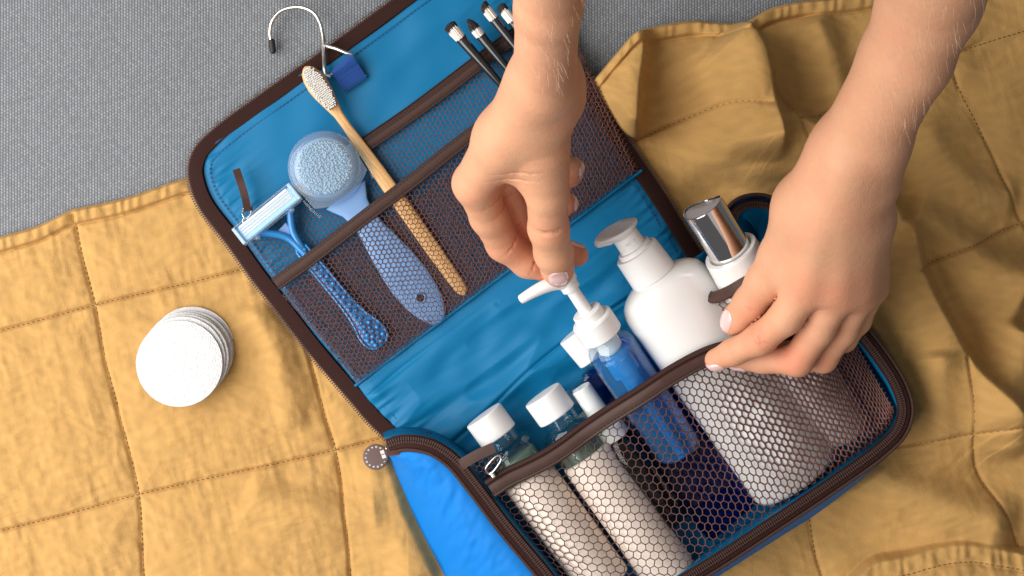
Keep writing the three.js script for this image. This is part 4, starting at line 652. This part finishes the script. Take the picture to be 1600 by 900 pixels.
// fair down on the forearm
function downHair(parent, field, along, n, lean) {
  const out = { pos: [], nor: [], idx: [] };
  for (let i = 0; i < n; i++) { const t = rnd(), a = new THREE.Vector3().lerpVectors(P(...along[0]), P(...along[1]), t), w = (0.36 + 0.28 * rnd()) * Math.PI, d = V(Math.cos(w), Math.sin(w), 0.3 * (rnd() - 0.5)).normalize(); let r = 0.004; for (let k = 0; k < 14; k++) { const f = field([a.x + d.x * r, a.y + d.y * r, a.z + d.z * r]); r -= f; if (Math.abs(f) < 1e-4) break; }
    const p = a.clone().addScaledVector(d, r), l = 0.004 + 0.004 * rnd(), g = V(...lean).add(V(rnd() - 0.5, rnd() - 0.5, rnd() - 0.5).multiplyScalar(0.5)).normalize(); const q = p.clone().addScaledVector(g, l * 0.5).addScaledVector(d, l * 0.05), e = p.clone().addScaledVector(g, l).addScaledVector(d, l * 0.04); rod(p, q, 0.00004, 3, out); rod(q, e, 0.00003, 3, out); }
  part('arm_hair', soup(out), M({ color: rgb(0.74, 0.56, 0.38), roughness: 0.6 }), parent, { kind: 'stuff' });
}
const crease = (c, along, depth = 0.0009, w = 0.0009, r = 0.009) => ({ p: P(...c), d: P(...along).sub(P(...c)).normalize(), depth, w, r2: r * r });
const lump = (c, s = 0.8, r = 0.012) => ({ p: P(...c), s, r2: r * r });

const person = thing('person', 'bare forearms and hands reaching in, one pressing a pump, one lifting the net pocket edge', 'person');
{ // arm over the left of the bag, thumb pressing the pump
  const palm = [
    mk([862, -330, 0.450], [858, 10, 0.300], 0.0200, 0.0138), mk([858, -330, 0.430], [855, 10, 0.280], 0.0200, 0.0138), mk([858, 10, 0.300], [850, 128, 0.232], 0.0138, 0.0143, 0.007), mk([855, 10, 0.280], [851, 135, 0.212], 0.0138, 0.0143, 0.007),
    mk([874, 120, 0.222], [888, 158, 0.200], 0.0088, 0.0078, 0.012),
    mk([842, 130, 0.226], [790, 215, 0.182], 0.0148, 0.0145, 0.012), mk([790, 215, 0.182], [741, 285, 0.146], 0.0150, 0.0112, 0.012),
    mk([850, 135, 0.215], [818, 215, 0.165], 0.0155, 0.0155, 0.012), mk([855, 140, 0.205], [844, 215, 0.150], 0.0132, 0.0122, 0.012),
    mk([820, 200, 0.165], [778, 265, 0.132], 0.0150, 0.0118, 0.012), mk([850, 200, 0.150], [810, 250, 0.118], 0.0130, 0.0110, 0.012),
    mk([846, 190, 0.196], [849, 262, 0.166], 0.0132, 0.0118, 0.012), mk([800, 240, 0.170], [826, 272, 0.160], 0.0085, 0.0075, 0.010),
  ];
  const digits = [
    { k: 0.008, bones: chain([[847, 240, 0.178, 0.0134], [855, 300, 0.156, 0.0118], [857, 356, 0.132, 0.0113], [865, 395, 0.114, 0.0110], [871, 420, 0.1025, 0.0092], [873, 430, 0.0985, 0.0072]]) },
    { k: 0.007, bones: chain([[742, 288, 0.146, 0.0114], [764, 338, 0.120, 0.0108], [788, 380, 0.098, 0.0106], [824, 409, 0.087, 0.0093], [856, 421, 0.0815, 0.0078]]) },
    { k: 0.007, bones: chain([[778, 268, 0.130, 0.0105], [800, 325, 0.103, 0.0092], [818, 362, 0.086, 0.0086], [866, 388, 0.080, 0.0076], [902, 399, 0.0800, 0.0068]]) },
    { k: 0.006, bones: chain([[810, 250, 0.116, 0.0100], [818, 305, 0.086, 0.0088], [838, 335, 0.075, 0.0082], [870, 325, 0.086, 0.0074], [885, 318, 0.098, 0.0066]]) },
    { k: 0.006, bones: chain([[840, 225, 0.114, 0.0092], [850, 275, 0.086, 0.0080], [872, 288, 0.084, 0.0074], [890, 272, 0.098, 0.0070], [895, 262, 0.108, 0.0064]]) },
  ];
  const creases = [
    ...[-6, 0, 7, 12].map((o, i) => crease([858, 352 + o, 0.143], [864, 392 + o, 0.125], [0.0006, 0.0014, 0.0011, 0.0005][i], 0.0008, 0.0075)),
    crease([775, 300, 0.137], [790, 350, 0.115], 0.0011, 0.0011, 0.010), crease([785, 318, 0.128], [800, 365, 0.105], 0.0010, 0.0010, 0.010), crease([800, 372, 0.105], [835, 392, 0.095], 0.0010, 0.0009, 0.009), crease([836, 405, 0.093], [860, 414, 0.09], 0.0009, 0.0009, 0.008),
    crease([812, 262, 0.180], [822, 288, 0.170], 0.0007, 0.0012, 0.012), crease([804, 276, 0.172], [812, 300, 0.165], 0.0007, 0.0011, 0.012),
    crease([878, 232, 0.180], [884, 250, 0.172], 0.0007, 0.0008, 0.010), crease([880, 246, 0.172], [886, 264, 0.165], 0.0007, 0.0008, 0.010),
  ];
  const lumps = [lump([858, 356, 0.142], 0.35, 0.012), lump([871, 424, 0.108], 0.3, 0.011), lump([784, 385, 0.106], 0.5, 0.014), lump([745, 288, 0.155], 0.25, 0.014), lump([902, 399, 0.080], 1.0, 0.013), lump([852, 422, 0.086], 0.7, 0.012), lump([815, 355, 0.092], 0.9, 0.018), lump([888, 315, 0.098], 0.7, 0.012), lump([893, 268, 0.105], 0.6, 0.012), lump([790, 310, 0.125], 0.4, 0.016)];
  const { G, field } = makeBody({ palm, digits, creases, cell: 0.0017, lumps });
  const arm = part('arm', G, skin, person);
  downHair(arm, field, [[856, -10, 0.300], [853, 140, 0.240]], 70, [0.25, -0.3, 0.8]);
  nail(arm, [870.5, 419, 0.105], [872, 432, 0.099], [0.03, 1, 0.42], 0.0058, 0.0078, field);
  nail(arm, [893, 258, 0.106], [893, 246, 0.114], [0.75, 0.65, 0.25], 0.0040, 0.0056, field);
  nail(arm, [885, 312, 0.096], [887, 300, 0.104], [0.8, 0.55, 0.25], 0.0042, 0.0058, field);
  nail(arm, [900, 390, 0.080], [908, 392, 0.080], [0.2, 0.4, -0.9], 0.0040, 0.0050, field);
}
{ // arm on the right, fingers pinching the pocket edge
  const palm = [
    mk([1580, -330, 0.420], [1456, 0, 0.272], 0.0270, 0.0222), mk([1574, -330, 0.420], [1450, 0, 0.272], 0.0270, 0.0222), mk([1456, 0, 0.272], [1421, 90, 0.242], 0.0222, 0.0200, 0.006), mk([1450, 0, 0.272], [1412, 90, 0.242], 0.0222, 0.0200, 0.006), mk([1421, 90, 0.242], [1366, 215, 0.196], 0.0200, 0.0172, 0.007), mk([1412, 90, 0.242], [1336, 215, 0.196], 0.0200, 0.0178, 0.007),
    mk([1362, 215, 0.194], [1358, 275, 0.176], 0.0180, 0.0150, 0.012),
    mk([1326, 240, 0.188], [1280, 335, 0.160], 0.0172, 0.0178, 0.014), mk([1298, 252, 0.184], [1256, 325, 0.158], 0.0120, 0.0138, 0.014), mk([1346, 235, 0.186], [1345, 340, 0.154], 0.0175, 0.0160, 0.014),
    mk([1285, 330, 0.160], [1262, 440, 0.136], 0.0165, 0.0128, 0.012), mk([1310, 330, 0.160], [1308, 452, 0.134], 0.0160, 0.0122, 0.012), mk([1338, 340, 0.154], [1340, 456, 0.124], 0.0150, 0.0115, 0.012), mk([1350, 340, 0.148], [1358, 448, 0.110], 0.0140, 0.0105, 0.012),
    mk([1262, 320, 0.152], [1222, 400, 0.126], 0.0160, 0.0128, 0.014), mk([1280, 350, 0.146], [1240, 430, 0.126], 0.0130, 0.0090, 0.012), mk([1310, 380, 0.134], [1330, 430, 0.110], 0.0170, 0.0130, 0.014),
    mk([1318, 260, 0.2010], [1262, 436, 0.1455], 0.0038, 0.0036, 0.012), mk([1332, 262, 0.2000], [1308, 446, 0.1430], 0.0038, 0.0036, 0.012), mk([1346, 262, 0.1960], [1340, 450, 0.1330], 0.0036, 0.0034, 0.012),
  ];
  const digits = [
    { k: 0.005, bones: chain([[1222, 398, 0.126, 0.0126], [1196, 440, 0.112, 0.0112], [1172, 474, 0.099, 0.0098], [1152, 497, 0.0905, 0.0084], [1145, 506, 0.0875, 0.0070]]) },
    { k: 0.005, bones: chain([[1262, 445, 0.135, 0.0118], [1228, 496, 0.121, 0.0096], [1188, 530, 0.107, 0.0091], [1146, 550, 0.094, 0.0077], [1119, 562, 0.0865, 0.0068]]) },
    { k: 0.005, bones: chain([[1308, 455, 0.132, 0.0114], [1278, 515, 0.113, 0.0095], [1246, 563, 0.096, 0.0092], [1192, 562, 0.085, 0.0077], [1152, 561, 0.0795, 0.0068]]) },
    { k: 0.0045, bones: chain([[1340, 460, 0.121, 0.0106], [1316, 516, 0.101, 0.0088], [1286, 560, 0.084, 0.0083], [1240, 552, 0.078, 0.0076], [1215, 545, 0.077, 0.0064]]) },
    { k: 0.0045, bones: chain([[1358, 450, 0.107, 0.0100], [1338, 500, 0.088, 0.0084], [1318, 530, 0.077, 0.0076], [1290, 535, 0.074, 0.0066]]) },
  ];
  const creases = [
    ...[-7, 0, 7].map((o, i) => crease([1186 + o, 527 - o * 0.6, 0.117], [1150, 548, 0.104], [0.0007, 0.0010, 0.0006][i], 0.0008, 0.008)),
    ...[-5, 2].map((o) => crease([1172 + o, 474 - o, 0.108], [1150, 500, 0.1], 0.0004, 0.0007, 0.008)), crease([1146, 550, 0.102], [1119, 562, 0.095], 0.0003, 0.0007, 0.007),
    crease([1205, 436, 0.122], [1215, 441, 0.128], 0.0012, 0.0010, 0.007),
  ];
  const lumps = [lump([1258, 447, 0.148], 0.35, 0.015), lump([1306, 458, 0.145], 0.4, 0.015), lump([1342, 462, 0.133], 0.35, 0.014), lump([1188, 530, 0.116], 0.3, 0.012), lump([1244, 565, 0.104], 0.7, 0.014), lump([1119, 562, 0.090], 0.5, 0.011), lump([1282, 562, 0.090], 0.5, 0.014), lump([1172, 474, 0.108], 0.3, 0.012), lump([1205, 520, 0.1], 0.6, 0.02)];
  const { G, field } = makeBody({ palm, digits, creases, cell: 0.0018, lumps });
  const arm = part('arm', G, skin, person);
  downHair(arm, field, [[1453, 0, 0.272], [1352, 215, 0.196]], 130, [0.1, -0.2, 0.9]);
  nail(arm, [1141, 500, 0.0905], [1133, 511, 0.0865], [-0.62, 0.85, -0.2], 0.0055, 0.0078, field);
  nail(arm, [1117, 569, 0.0850], [1104, 573, 0.081], [-0.15, 0.72, 0.68], 0.0050, 0.0075, field);
  nail(arm, [1153, 567, 0.0780], [1140, 566, 0.076], [-0.1, 0.5, 0.9], 0.0044, 0.0064, field);
}
// ---------- draw ----------
scene.traverse((o) => { if (o.isMesh) o.castShadow = o.receiveShadow = true; });
renderer.render(scene, camera);
